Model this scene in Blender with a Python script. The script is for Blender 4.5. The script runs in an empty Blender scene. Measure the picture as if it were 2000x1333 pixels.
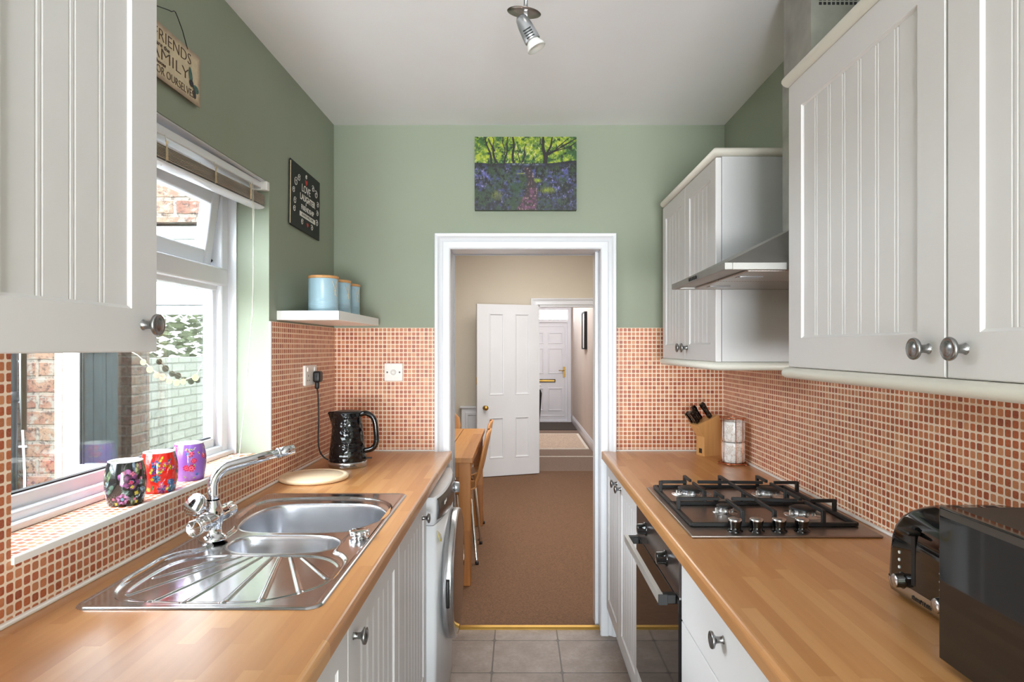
import bpy, bmesh, math, random
import numpy as np
from mathutils import Matrix, Vector

# ------------------------------------------------------------------ camera, world, exposure, big lights
SC = bpy.context.scene
COL = SC.collection
FPX = 1250.0                       # focal length in pixels of the 2000 px wide frame
cam_d = bpy.data.cameras.new('camera')
cam = bpy.data.objects.new('camera', cam_d)
COL.objects.link(cam)
cam.location = (0, 0, 1.42)
cam.rotation_euler = (math.pi / 2, 0, 0)
cam_d.sensor_width = 36.0
cam_d.lens = FPX / 2000 * 36.0
cam_d.shift_x = -0.0065
cam_d.shift_y = 0.00675
cam_d.clip_start = 0.05
SC.camera = cam

SC.view_settings.view_transform = 'Standard'
SC.view_settings.look = 'None'
SC.view_settings.exposure = 0.62
SC.view_settings.gamma = 1.0
SC.view_settings.use_curve_mapping = False
SC.cycles.use_denoising = True
SC.cycles.max_bounces = 10
SC.cycles.diffuse_bounces = 6
SC.cycles.glossy_bounces = 5
SC.cycles.transmission_bounces = 8
SC.cycles.transparent_max_bounces = 12
SC.cycles.sample_clamp_indirect = 6.0
SC.cycles.caustics_reflective = False
SC.cycles.caustics_refractive = False

world = bpy.data.worlds.new('sky')
SC.world = world
world.use_nodes = True
bg = world.node_tree.nodes['Background']
bg.inputs[0].default_value = (0.86, 0.93, 1.0, 1)
bg.inputs[1].default_value = 15.5

def area_light(name, loc, rot, sx, sy, power, col=(1, 1, 1), spread=180):
    d = bpy.data.lights.new(name, 'AREA')
    d.shape = 'RECTANGLE'; d.size = sx; d.size_y = sy
    d.energy = power; d.color = col; d.spread = math.radians(spread)
    o = bpy.data.objects.new(name, d); COL.objects.link(o)
    o.location = loc; o.rotation_euler = rot
    return o

# added fill lamps behind the camera, just inside the glazed back door
area_light('rear_fill', (0.05, -3.62, 1.15), (math.radians(92), 0, 0), 1.6, 1.9, 9, (1.0, 0.99, 0.97))
area_light('rear_ceiling_fill', (0.05, -3.45, 0.7), (math.radians(134), 0, 0), 1.5, 0.7, 88, (1.0, 0.985, 0.97), 140)  # unseen lamp tilted upwards, added to brighten the ceiling
def portal(name, loc, rot, sx, sy):
    o = area_light(name, loc, rot, sx, sy, 1); o.data.cycles.is_portal = True
portal('window_portal', (-1.16, 1.79, 1.53), (0, math.radians(-90), 0), 1.05, 1.25)
portal('back_door_portal', (0.05, -3.80, 1.06), (math.radians(90), 0, 0), 1.7, 2.1)
# added overhead fill lamps, one in the dining room and one in the hall
area_light('dining_fill', (0.2, 5.1, 2.6), (0, 0, 0), 1.8, 2.4, 42, (1.0, 0.97, 0.93))
area_light('hall_fill', (0.55, 10.0, 2.4), (0, 0, 0), 0.7, 2.6, 20, (0.98, 0.97, 1.0))
# sun over the yard
sun_d = bpy.data.lights.new('sun', 'SUN'); sun_d.energy = 1.2; sun_d.angle = math.radians(3)
sun_d.color = (1, 0.95, 0.88)
sun = bpy.data.objects.new('sun', sun_d); COL.objects.link(sun)
sun.rotation_euler = (math.radians(25), math.radians(40), 0)

# ------------------------------------------------------------------ helpers
def lin(c):
    return tuple(((x / 255.0) / 12.92 if x / 255.0 <= 0.04045 else ((x / 255.0 + 0.055) / 1.055) ** 2.4) for x in c)

XF = Matrix.Identity(4)            # transform applied to everything built (used for the slightly skewed left wall)
LWP = Vector((-0.915, 3.17, 0))
LW = Matrix.Translation(LWP) @ Matrix.Rotation(-0.016, 4, 'Z') @ Matrix.Translation(-LWP)

class MB:
    """mesh builder in world coordinates"""
    def __init__(self):
        self.bm = bmesh.new()
        self.uv = self.bm.loops.layers.uv.new('UVMap')
        self.mi = 0
        self.sm = False
    def face(self, pts, uvs=None, mi=None, smooth=None):
        vs = [self.bm.verts.new(p) for p in pts]
        f = self.bm.faces.new(vs)
        f.material_index = self.mi if mi is None else mi
        f.smooth = self.sm if smooth is None else smooth
        if uvs:
            for l, t in zip(f.loops, uvs): l[self.uv].uv = t
        return f
    def _mark(self, faces, smooth=False):
        for f in faces:
            f.material_index = self.mi; f.smooth = smooth or self.sm
            n = f.normal
            f.normal_update(); n = f.normal
            for l in f.loops:
                c = l.vert.co
                if abs(n.x) >= abs(n.y) and abs(n.x) >= abs(n.z): l[self.uv].uv = (c.y, c.z)
                elif abs(n.y) >= abs(n.z): l[self.uv].uv = (c.x, c.z)
                else: l[self.uv].uv = (c.x, c.y)
    def box(self, x0, x1, y0, y1, z0, z1, bev=0, seg=2, mat=None):
        tmp = bmesh.new()
        bmesh.ops.create_cube(tmp, size=1)
        for v in tmp.verts:
            v.co = Vector(((x0 + x1) / 2 + v.co.x * (x1 - x0), (y0 + y1) / 2 + v.co.y * (y1 - y0), (z0 + z1) / 2 + v.co.z * (z1 - z0)))
        if bev:
            bmesh.ops.bevel(tmp, geom=list(tmp.edges), offset=bev, segments=seg, affect='EDGES', profile=0.5)
        self.merge(tmp, mat, smooth=bool(bev))
        return self
    def merge(self, tmp, mat=None, smooth=False):
        bmesh.ops.recalc_face_normals(tmp, faces=list(tmp.faces))
        vm = {}
        for v in tmp.verts:
            vm[v] = self.bm.verts.new(mat @ v.co if mat else v.co)
        fs = []
        for f in tmp.faces:
            try: nf = self.bm.faces.new([vm[v] for v in f.verts])
            except ValueError: continue
            fs.append(nf)
        self._mark(fs, smooth)
        if smooth:
            inv = mat.to_3x3().inverted() if mat else None
            for f in fs:
                n = (inv @ f.normal).normalized() if inv else f.normal
                if max(abs(n.x), abs(n.y), abs(n.z)) > 0.9995: f.smooth = False
        tmp.free()
    def lathe(self, prof, M=None, seg=32, smooth=True, a0=0, a1=2 * math.pi):
        """prof: list of (r, h) revolved round local z, M places it"""
        M = M or Matrix.Identity(4)
        full = abs(a1 - a0 - 2 * math.pi) < 1e-6
        n = seg if full else seg + 1
        rings = []
        for r, h in prof:
            if r < 1e-6:
                rings.append([self.bm.verts.new(M @ Vector((0, 0, h)))])
            else:
                rings.append([self.bm.verts.new(M @ Vector((r * math.cos(a0 + (a1 - a0) * k / seg), r * math.sin(a0 + (a1 - a0) * k / seg), h))) for k in range(n)])
        fs = []
        for a, b in zip(rings, rings[1:]):
            for k in range(seg):
                k2 = (k + 1) % n
                if len(a) == 1 and len(b) == 1: continue
                if len(a) == 1: vs = [a[0], b[k2], b[k]]
                elif len(b) == 1: vs = [a[k], a[k2], b[0]]
                else: vs = [a[k], a[k2], b[k2], b[k]]
                try: fs.append(self.bm.faces.new(vs))
                except ValueError: pass
        self._mark(fs, smooth)
        return self
    def tube(self, pts, r, seg=10, cap=True, closed=False):
        pts = [Vector(p) for p in pts]
        n = len(pts)
        rs = r if isinstance(r, (list, tuple)) else [r] * n
        rings = []
        up = None
        for i, p in enumerate(pts):
            if closed: t = pts[(i + 1) % n] - pts[i - 1]
            else: t = pts[min(i + 1, n - 1)] - pts[max(i - 1, 0)]
            t.normalize()
            if up is None:
                up = Vector((0, 0, 1)) if abs(t.z) < 0.9 else Vector((1, 0, 0))
            s = t.cross(up).normalized(); up = s.cross(t).normalized()
            rings.append([self.bm.verts.new(p + rs[i] * (math.cos(2 * math.pi * k / seg) * s + math.sin(2 * math.pi * k / seg) * up)) for k in range(seg)])
        fs = []
        pairs = list(zip(rings, rings[1:]))
        if closed: pairs.append((rings[-1], rings[0]))
        for a, b in pairs:
            for k in range(seg):
                fs.append(self.bm.faces.new([a[k], a[(k + 1) % seg], b[(k + 1) % seg], b[k]]))
        if cap and not closed:
            fs.append(self.bm.faces.new(rings[0][::-1])); fs.append(self.bm.faces.new(rings[-1]))
        self._mark(fs, True)
        return self
    def cyl(self, p0, p1, r0, r1=None, seg=20, bev=0.0):
        r1 = r0 if r1 is None else r1
        p0, p1 = Vector(p0), Vector(p1)
        L = (p1 - p0).length
        M = Matrix.Translation(p0) @ (p1 - p0).to_track_quat('Z', 'Y').to_matrix().to_4x4()
        if bev: prof = [(0, 0), (r0 - bev, 0), (r0, bev), (r1, L - bev), (r1 - bev, L), (0, L)]
        else: prof = [(0, 0), (r0, 0), (r0, 0), (r1, L), (r1, L), (0, L)]
        return self.lathe(prof, M, seg)
    def prism(self, pts, axis, a0, a1, smooth=False):
        """closed 2-D outline extruded along an axis; pts are the other two coordinates in order"""
        def mk(p, a):
            if axis == 'X': return (a, p[0], p[1])
            if axis == 'Y': return (p[0], a, p[1])
            return (p[0], p[1], a)
        A = [self.bm.verts.new(mk(p, a0)) for p in pts]
        B = [self.bm.verts.new(mk(p, a1)) for p in pts]
        n = len(pts)
        fs = [self.bm.faces.new([A[k], A[(k + 1) % n], B[(k + 1) % n], B[k]]) for k in range(n)]
        for f in fs: pass
        c = [self.bm.faces.new(A[::-1]), self.bm.faces.new(B)]
        self._mark(fs, smooth); self._mark(c, False)
        bmesh.ops.recalc_face_normals(self.bm, faces=fs + c)
        return self
    def grid(self, P, smooth=True, closed_u=False):
        """P[i][j] -> points"""
        V = [[self.bm.verts.new(p) for p in row] for row in P]
        fs = []
        for i in range(len(V) - 1):
            n = len(V[i])
            for j in range(n if closed_u else n - 1):
                fs.append(self.bm.faces.new([V[i][j], V[i][(j + 1) % n], V[i + 1][(j + 1) % n], V[i + 1][j]]))
        self._mark(fs, smooth)
        return self
    def move(self, M):
        bmesh.ops.transform(self.bm, matrix=M, verts=list(self.bm.verts)); return self

def wmat(o):
    m = o.matrix_basis.copy()
    while o.parent is not None:
        o = o.parent
        m = o.matrix_basis @ m
    return m

def tag(o, label=None, cat=None, group=None, kind=None):
    if label: o['label'] = label
    if cat: o['category'] = cat
    if group: o['group'] = group
    if kind: o['kind'] = kind
    return o

def thing(name, label, cat, loc=(0, 0, 0), group=None, rz=0.0):
    o = bpy.data.objects.new(name, None); COL.objects.link(o)
    o.empty_display_size = 0.05
    l = XF @ Vector(loc)
    o.location = l
    o.rotation_euler = (0, 0, rz)
    return tag(o, label, cat, group)

def put(name, mb, mats, parent=None, label=None, ang=None, nocenter=False):
    """link a mesh built in world coordinates as ONE object, in its parent's space"""
    bm = mb.bm
    if XF != Matrix.Identity(4): bmesh.ops.transform(bm, matrix=XF, verts=list(bm.verts))
    me = bpy.data.meshes.new(name)
    o = bpy.data.objects.new(name, me)
    COL.objects.link(o)
    if parent is not None:
        o.parent = parent
        bmesh.ops.transform(bm, matrix=wmat(parent).inverted(), verts=list(bm.verts))
    elif not nocenter:
        xs = [v.co for v in bm.verts]
        c = Vector(((min(v.x for v in xs) + max(v.x for v in xs)) / 2, (min(v.y for v in xs) + max(v.y for v in xs)) / 2, min(v.z for v in xs)))
        bmesh.ops.transform(bm, matrix=Matrix.Translation(-c), verts=list(bm.verts))
        o.location = c
    bm.to_mesh(me); bm.free()
    for m in (mats if isinstance(mats, (list, tuple)) else [mats]): me.materials.append(m)
    if label: o['label'] = label
    return o

def struct(name, mb, mats, parent=None):
    o = put(name, mb, mats, parent, nocenter=True)
    if parent is None: o['kind'] = 'structure'
    return o

def dup(root, loc=None, label=None, group=None, rz=None):
    r = root.copy(); COL.objects.link(r)
    if loc is not None: r.location = loc
    if rz is not None: r.rotation_euler = (0, 0, rz)
    if label: r['label'] = label
    if group: r['group'] = group
    def rec(src, dst):
        for ch in [c for c in bpy.data.objects if c.parent == src]:
            c = ch.copy(); COL.objects.link(c); c.parent = dst
            rec(ch, c)
    rec(root, r)
    return r

def text_mesh(s, size, M, mat, parent, name='lettering', depth=0.0006, align='CENTER', sx=1.0, shear=0.0, bold=0.0, label=None, space=1.0, width=None):
    cu = bpy.data.curves.new(name, 'FONT')
    cu.body = s; cu.size = size; cu.align_x = align; cu.align_y = 'CENTER'
    cu.extrude = depth; cu.shear = shear; cu.offset = bold; cu.space_character = space
    cu.resolution_u = 3
    tmp = bpy.data.objects.new('tmp', cu); COL.objects.link(tmp)
    bpy.context.view_layer.update()
    me = bpy.data.meshes.new_from_object(tmp.evaluated_get(bpy.context.evaluated_depsgraph_get()))
    bpy.data.objects.remove(tmp)
    mb = MB(); bm2 = bmesh.new(); bm2.from_mesh(me); bpy.data.meshes.remove(me)
    if width:
        xs = [v.co.x for v in bm2.verts]; sx = width / (max(xs) - min(xs))
    mb.merge(bm2, M @ Matrix.Diagonal((sx, 1, 1, 1)))
    return put(name, mb, mat, parent, label)

# ------------------------------------------------------------------ materials
def newmat(name):
    m = bpy.data.materials.new(name); m.use_nodes = True
    nt = m.node_tree
    b = nt.nodes['Principled BSDF']
    return m, nt, b

def L(nt, a, b): nt.links.new(a, b)
def N(nt, t, **kw):
    n = nt.nodes.new(t)
    for k, v in kw.items(): setattr(n, k, v)
    return n

def math_n(nt, op, a, b=None, c=None):
    n = N(nt, 'ShaderNodeMath', operation=op)
    for i, x in enumerate((a, b, c)):
        if x is None: continue
        if isinstance(x, (int, float)): n.inputs[i].default_value = x
        else: L(nt, x, n.inputs[i])
    return n.outputs[0]

def ramp(nt, fac, stops, interp='LINEAR'):
    r = N(nt, 'ShaderNodeValToRGB')
    r.color_ramp.interpolation = interp
    e = r.color_ramp.elements
    while len(e) < len(stops): e.new(0.5)
    for i, (p, c) in enumerate(stops):
        e[i].position = p; e[i].color = (*lin(c), 1)
    L(nt, fac, r.inputs[0])
    return r.outputs[0]

def noise(nt, vec, scale, detail=4, rough=0.55):
    n = N(nt, 'ShaderNodeTexNoise')
    n.inputs['Scale'].default_value = scale; n.inputs['Detail'].default_value = detail; n.inputs['Roughness'].default_value = rough
    if vec is not None: L(nt, vec, n.inputs['Vector'])
    return n.outputs['Fac']

def bump(nt, b, h, strength=0.2, dist=0.002):
    n = N(nt, 'ShaderNodeBump')
    n.inputs['Strength'].default_value = strength; n.inputs['Distance'].default_value = dist
    L(nt, h, n.inputs['Height']); L(nt, n.outputs[0], b.inputs['Normal'])

def mat(name, col, rough=0.5, metal=0.0, var=0.0, vscale=8, bmp=0.0, bscale=60, coat=0.0, coat_r=0.05, spec=None, trans=0.0):
    m, nt, b = newmat(name)
    c = lin(col)
    b.inputs['Base Color'].default_value = (*c, 1)
    b.inputs['Roughness'].default_value = rough
    b.inputs['Metallic'].default_value = metal
    if spec is not None: b.inputs['IOR'].default_value = spec
    if coat: b.inputs['Coat Weight'].default_value = coat; b.inputs['Coat Roughness'].default_value = coat_r
    if trans: b.inputs['Transmission Weight'].default_value = trans
    tc = N(nt, 'ShaderNodeTexCoord')
    v = var
    f = noise(nt, tc.outputs['Object'], vscale, 5)
    lo = tuple(max(0, x * (1 - v)) for x in col); hi = tuple(min(255, x * (1 + v)) for x in col)
    L(nt, ramp(nt, f, [(0.3, lo), (0.7, hi)]), b.inputs['Base Color'])
    if bmp:
        bump(nt, b, noise(nt, tc.outputs['Object'], bscale, 6), bmp, 0.002)
    return m

def grid_fac(nt, vec, pitch, half, soft, power=5.0, off=(0, 0)):
    """returns (tile factor 1 inside the tile, cell-id vector)"""
    a = N(nt, 'ShaderNodeVectorMath', operation='SUBTRACT'); L(nt, vec, a.inputs[0]); a.inputs[1].default_value = (off[0], off[1], 0)
    s = N(nt, 'ShaderNodeVectorMath', operation='MULTIPLY'); L(nt, a.outputs[0], s.inputs[0]); s.inputs[1].default_value = (1 / pitch, 1 / pitch, 0)
    fl = N(nt, 'ShaderNodeVectorMath', operation='FLOOR'); L(nt, s.outputs[0], fl.inputs[0])
    fr = N(nt, 'ShaderNodeVectorMath', operation='SUBTRACT'); L(nt, s.outputs[0], fr.inputs[0]); L(nt, fl.outputs[0], fr.inputs[1])
    sp = N(nt, 'ShaderNodeSeparateXYZ'); L(nt, fr.outputs[0], sp.inputs[0])
    ax = math_n(nt, 'ABSOLUTE', math_n(nt, 'SUBTRACT', sp.outputs[0], 0.5))
    ay = math_n(nt, 'ABSOLUTE', math_n(nt, 'SUBTRACT', sp.outputs[1], 0.5))
    d = math_n(nt, 'POWER', math_n(nt, 'ADD', math_n(nt, 'POWER', ax, power), math_n(nt, 'POWER', ay, power)), 1.0 / power)
    mr = N(nt, 'ShaderNodeMapRange'); mr.interpolation_type = 'SMOOTHSTEP'
    L(nt, d, mr.inputs[0]); mr.inputs[1].default_value = half; mr.inputs[2].default_value = half + soft
    mr.inputs[3].default_value = 1; mr.inputs[4].default_value = 0
    return mr.outputs[0], fl.outputs[0]

def mixc(nt, fac, a, b):
    m = N(nt, 'ShaderNodeMix', data_type='RGBA')
    if isinstance(fac, (int, float)): m.inputs[0].default_value = fac
    else: L(nt, fac, m.inputs[0])
    for s, x in ((6, a), (7, b)):
        if isinstance(x, tuple): m.inputs[s].default_value = (*lin(x), 1)
        else: L(nt, x, m.inputs[s])
    return m.outputs[2]

def mosaic():
    m, nt, b = newmat('terracotta_mosaic')
    uv = N(nt, 'ShaderNodeUVMap'); uv.uv_map = 'UVMap'
    f, cell = grid_fac(nt, uv.outputs[0], 0.0205, 0.362, 0.05, 5.0, (0.004, 1.5195 - 0.0205 * 30))
    wn = N(nt, 'ShaderNodeTexWhiteNoise', noise_dimensions='2D'); L(nt, cell, wn.inputs['Vector'])
    col = ramp(nt, wn.outputs['Value'], [(0.0, (148, 58, 24)), (0.3, (176, 82, 38)), (0.6, (186, 102, 56)), (0.85, (204, 138, 94)), (1.0, (164, 88, 42))])
    n = noise(nt, uv.outputs[0], 260, 4, 0.7)
    col = mixc(nt, math_n(nt, 'MULTIPLY', math_n(nt, 'SUBTRACT', n, 0.35), 0.9), col, (222, 164, 128))
    col = mixc(nt, f, (244, 222, 200), col)
    L(nt, col, b.inputs['Base Color'])
    L(nt, math_n(nt, 'MULTIPLY_ADD', f, -0.4, 0.75), b.inputs['Roughness'])
    bump(nt, b, f, 0.5, 0.0015)
    return m

def floor_tiles():
    m, nt, b = newmat('stone_floor_tiles')
    uv = N(nt, 'ShaderNodeUVMap'); uv.uv_map = 'UVMap'
    f, cell = grid_fac(nt, uv.outputs[0], 0.308, 0.488, 0.004, 24.0, (-0.1177, 3.103))
    wn = N(nt, 'ShaderNodeTexWhiteNoise', noise_dimensions='2D'); L(nt, cell, wn.inputs['Vector'])
    n1 = noise(nt, uv.outputs[0], 9, 6, 0.65)
    n2 = noise(nt, uv.outputs[0], 60, 5, 0.7)
    s = math_n(nt, 'ADD', math_n(nt, 'MULTIPLY', n1, 0.55), math_n(nt, 'MULTIPLY', n2, 0.3))
    s = math_n(nt, 'ADD', s, math_n(nt, 'MULTIPLY', wn.outputs['Value'], 0.12))
    col = ramp(nt, s, [(0.3, (112, 97, 88)), (0.5, (139, 124, 114)), (0.68, (164, 150, 140))])
    col = mixc(nt, f, (78, 68, 62), col)
    L(nt, col, b.inputs['Base Color'])
    b.inputs['Roughness'].default_value = 0.42
    bump(nt, b, f, 0.4, 0.002)
    return m

def wood(name, cols, sw=0.042, sl=0.42, along='Y', rough=0.3, grain=0.5, coat=0.0, bm=0.05, vert=False):
    m, nt, b = newmat(name)
    tc = N(nt, 'ShaderNodeTexCoord')
    sp = N(nt, 'ShaderNodeSeparateXYZ'); L(nt, tc.outputs['Object'], sp.inputs[0])
    ox = {'X': sp.outputs[0], 'Y': sp.outputs[1], 'Z': sp.outputs[2]}
    a = ox[along]
    c1 = ox['X'] if along != 'X' else ox['Y']
    i1 = math_n(nt, 'FLOOR', math_n(nt, 'DIVIDE', c1, sw))
    w1 = N(nt, 'ShaderNodeTexWhiteNoise', noise_dimensions='1D'); L(nt, i1, w1.inputs['W'])
    i2 = math_n(nt, 'FLOOR', math_n(nt, 'ADD', math_n(nt, 'DIVIDE', a, sl), math_n(nt, 'MULTIPLY', w1.outputs['Value'], 7.3)))
    cb = N(nt, 'ShaderNodeCombineXYZ'); L(nt, i1, cb.inputs[0]); L(nt, i2, cb.inputs[1])
    w2 = N(nt, 'ShaderNodeTexWhiteNoise', noise_dimensions='2D'); L(nt, cb.outputs[0], w2.inputs['Vector'])
    mp = N(nt, 'ShaderNodeMapping'); L(nt, tc.outputs['Object'], mp.inputs[0])
    mp.inputs['Scale'].default_value = (3.5 if along == 'X' else 55, 3.5 if along == 'Y' else 55, 3.5 if along == 'Z' else 55)
    ad = N(nt, 'ShaderNodeVectorMath', operation='ADD'); L(nt, mp.outputs[0], ad.inputs[0])
    sc = N(nt, 'ShaderNodeVectorMath', operation='SCALE'); L(nt, w2.outputs['Color'], sc.inputs[0]); sc.inputs['Scale'].default_value = 30
    L(nt, sc.outputs[0], ad.inputs[1])
    g = noise(nt, ad.outputs[0], 1.0, 6, 0.6)
    f = math_n(nt, 'ADD', math_n(nt, 'MULTIPLY', w2.outputs['Value'], 1 - grain), math_n(nt, 'MULTIPLY', g, grain))
    col = ramp(nt, f, [(0.12, cols[0]), (0.5, cols[1]), (0.88, cols[2])])
    L(nt, col, b.inputs['Base Color'])
    b.inputs['Roughness'].default_value = rough
    if coat: b.inputs['Coat Weight'].default_value = coat; b.inputs['Coat Roughness'].default_value = 0.24
    if bm: bump(nt, b, g, bm, 0.001)
    return m

def brickmat(name, c1, c2, mortar, rough=0.85, bw=0.225, bh=0.08, ms=0.012, noisev=0.5):
    m, nt, b = newmat(name)
    uv = N(nt, 'ShaderNodeUVMap'); uv.uv_map = 'UVMap'
    br = N(nt, 'ShaderNodeTexBrick')
    br.inputs['Scale'].default_value = 1.0
    br.inputs['Brick Width'].default_value = bw; br.inputs['Row Height'].default_value = bh
    br.inputs['Mortar Size'].default_value = ms; br.inputs['Mortar Smooth'].default_value = 0.6
    br.inputs['Color1'].default_value = (*lin(c1), 1); br.inputs['Color2'].default_value = (*lin(c2), 1); br.inputs['Mortar'].default_value = (*lin(mortar), 1)
    wv = N(nt, 'ShaderNodeTexNoise'); wv.inputs['Scale'].default_value = 14; L(nt, uv.outputs[0], wv.inputs['Vector'])
    sc = N(nt, 'ShaderNodeVectorMath', operation='SCALE'); L(nt, wv.outputs['Color'], sc.inputs[0]); sc.inputs['Scale'].default_value = 0.012
    ad = N(nt, 'ShaderNodeVectorMath', operation='ADD'); L(nt, uv.outputs[0], ad.inputs[0]); L(nt, sc.outputs[0], ad.inputs[1])
    L(nt, ad.outputs[0], br.inputs['Vector'])
    n = noise(nt, uv.outputs[0], 34, 9, 0.78)
    dark = tuple(x * 0.42 for x in c1)
    n3 = noise(nt, uv.outputs[0], 7, 4, 0.6)
    mr = N(nt, 'ShaderNodeMapRange'); L(nt, n3, mr.inputs[0]); mr.inputs[1].default_value = 0.42; mr.inputs[2].default_value = 0.62
    col = mixc(nt, math_n(nt, 'MULTIPLY', mr.outputs[0], noisev), br.outputs['Color'], c2)
    m1 = N(nt, 'ShaderNodeMapRange'); L(nt, n, m1.inputs[0]); m1.inputs[1].default_value = 0.50; m1.inputs[2].default_value = 0.58
    col = mixc(nt, math_n(nt, 'MULTIPLY', m1.outputs[0], noisev * 1.3), col, dark)
    n2 = noise(nt, uv.outputs[0], 16, 9, 0.75)
    m2 = N(nt, 'ShaderNodeMapRange'); L(nt, n2, m2.inputs[0]); m2.inputs[1].default_value = 0.51; m2.inputs[2].default_value = 0.58
    col = mixc(nt, math_n(nt, 'MULTIPLY', m2.outputs[0], noisev * 1.4), col, mortar)
    L(nt, col, b.inputs['Base Color'])
    b.inputs['Roughness'].default_value = rough
    bump(nt, b, math_n(nt, 'ADD', math_n(nt, 'MULTIPLY', br.outputs['Fac'], -1.0), n), 0.7, 0.01)
    return m

def attr_mat(name, rough=0.4, coat=0.0, attr='paint'):
    m, nt, b = newmat(name)
    a = N(nt, 'ShaderNodeAttribute'); a.attribute_name = attr
    L(nt, a.outputs['Color'], b.inputs['Base Color'])
    b.inputs['Roughness'].default_value = rough
    if coat: b.inputs['Coat Weight'].default_value = coat
    return m

M = {}
M['green'] = mat('sage_green_paint', (150, 158, 140), 0.75, var=0.012, vscale=2, bmp=0.04, bscale=120)
M['ceil'] = mat('white_ceiling_paint', (243, 243, 246), 0.85, var=0.003)
M['gloss'] = mat('white_gloss_woodwork', (222, 224, 229), 0.3, var=0.01, vscale=3)
M['cab'] = mat('cream_white_cabinet', (214, 211, 211), 0.42, var=0.008, vscale=3)
M['cabin'] = mat('white_cabinet_carcass', (198, 198, 199), 0.5, var=0.008)
M['rail'] = mat('cream_cornice', (214, 210, 199), 0.4, var=0.01)
M['plinth'] = mat('white_plinth', (220, 221, 222), 0.4)
M['tile'] = mosaic()
M['floor'] = floor_tiles()
M['worktop'] = wood('beech_block_worktop', [(172, 114, 62), (190, 134, 80), (206, 154, 100)], 0.031, 0.5, 'Y', 0.32, 0.5, coat=0.5)
M['edge'] = wood('worktop_edge', [(176, 112, 62), (196, 134, 82), (206, 148, 96)], 0.5, 1.2, 'Y', 0.33, 0.8, coat=0.25)
M['oak'] = wood('oak', [(150, 92, 36), (176, 118, 56), (196, 140, 78)], 0.12, 1.6, 'Y', 0.4, 0.6)
M['oakv'] = wood('oak_upright', [(146, 86, 32), (170, 108, 46), (186, 126, 62)], 0.12, 1.6, 'Z', 0.4, 0.7)
M['ply'] = wood('beech_plywood', [(176, 118, 66), (196, 138, 84), (208, 154, 102)], 0.6, 2, 'Z', 0.35, 0.8)
M['board'] = wood('pale_chopping_board', [(238, 210, 170), (245, 222, 188), (250, 232, 204)], 0.07, 1.0, 'X', 0.5, 0.6)
M['block'] = wood('knife_block_wood', [(196, 142, 82), (212, 162, 102), (222, 176, 120)], 0.06, 1.0, 'Z', 0.45, 0.7)
M['lidwood'] = wood('bamboo_lid', [(186, 132, 80), (206, 152, 98), (218, 168, 116)], 0.03, 1.0, 'X', 0.5, 0.6)
M['steel'] = mat('brushed_steel', (196, 196, 198), 0.24, 1.0, var=0.02, vscale=40)
M['sink'] = mat('sink_steel', (200, 200, 203), 0.16, 1.0, var=0.02, vscale=30)
M['bowl'] = mat('brushed_bowl_steel', (205, 206, 210), 0.26, 1.0, var=0.02, vscale=30)
M['hobsteel'] = mat('hob_steel', (158, 148, 142), 0.34, 1.0, var=0.03, vscale=40)
M['hoodsteel'] = mat('hood_steel', (160, 158, 154), 0.5, 1.0, var=0.05, vscale=6)
M['duct'] = mat('galvanised_duct', (168, 166, 158), 0.42, 1.0, var=0.12, vscale=7)
M['barsteel'] = mat('satin_bar_steel', (222, 220, 216), 0.42, 0.85)
M['chrome'] = mat('chrome', (222, 224, 228), 0.06, 1.0)
M['pewter'] = mat('pewter_knob', (150, 150, 150), 0.27, 1.0, var=0.06, vscale=60)
M['brass'] = mat('brass', (196, 158, 84), 0.28, 1.0, var=0.05)
M['copper'] = mat('copper_wire', (205, 128, 96), 0.22, 1.0)
M['castiron'] = mat('cast_iron', (26, 26, 27), 0.5, var=0.1, vscale=50, bmp=0.1, bscale=200)
M['blackgloss'] = mat('black_gloss_plastic', (9, 9, 10), 0.08, var=0.02, coat=0.4)
M['blackmat'] = mat('black_plastic', (20, 20, 21), 0.4, var=0.04)
def hammered():
    m, nt, b = newmat('hammered_black_plastic')
    b.inputs['Base Color'].default_value = (0.004, 0.004, 0.005, 1); b.inputs['Roughness'].default_value = 0.08
    tc = N(nt, 'ShaderNodeTexCoord'); v = N(nt, 'ShaderNodeTexVoronoi'); v.feature = 'F1'; v.inputs['Scale'].default_value = 55
    L(nt, tc.outputs['Object'], v.inputs['Vector']); bump(nt, b, v.outputs['Distance'], 0.8, 0.004)
    return m
M['hammered'] = hammered()
M['ovenglass'] = mat('black_oven_glass', (14, 12, 12), 0.04, var=0.02, spec=1.33)
M['doorglass'] = mat('tinted_door_glass', (60, 46, 40), 0.05, var=0.02, coat=0.2, coat_r=0.02)
M['micglass'] = mat('microwave_glass', (34, 33, 33), 0.04, var=0.02, coat=0.0)
M['miccase'] = mat('microwave_case', (64, 58, 54), 0.5, var=0.03)
M['silver'] = mat('silver_plastic', (176, 178, 182), 0.3, 0.7, var=0.02)
M['wmwhite'] = mat('white_enamel', (228, 231, 235), 0.25, var=0.008)
M['wmdark'] = mat('dark_fascia', (60, 52, 50), 0.25, 0.3, var=0.03)
M['whiteplastic'] = mat('white_plastic', (236, 234, 230), 0.3, var=0.01)
M['upvc'] = mat('white_upvc', (236, 238, 244), 0.22, var=0.006)
M['shelf'] = mat('white_shelf_laminate', (244, 244, 243), 0.25, var=0.006)
M['canister'] = mat('pale_blue_enamel', (160, 190, 204), 0.3, var=0.012, vscale=4)
M['cordwhite'] = mat('off_white_cord', (226, 220, 206), 0.7)
M['tealwood'] = mat('dark_teal_timber', (28, 40, 46), 0.6, var=0.45, vscale=34)
M['twine'] = mat('cream_twine', (224, 204, 172), 0.8, var=0.08, vscale=90)
M['slat'] = wood('grey_brown_slats', [(150, 136, 120), (184, 172, 156), (206, 196, 182)], 0.3, 0.9, 'Y', 0.6, 0.7)
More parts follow.
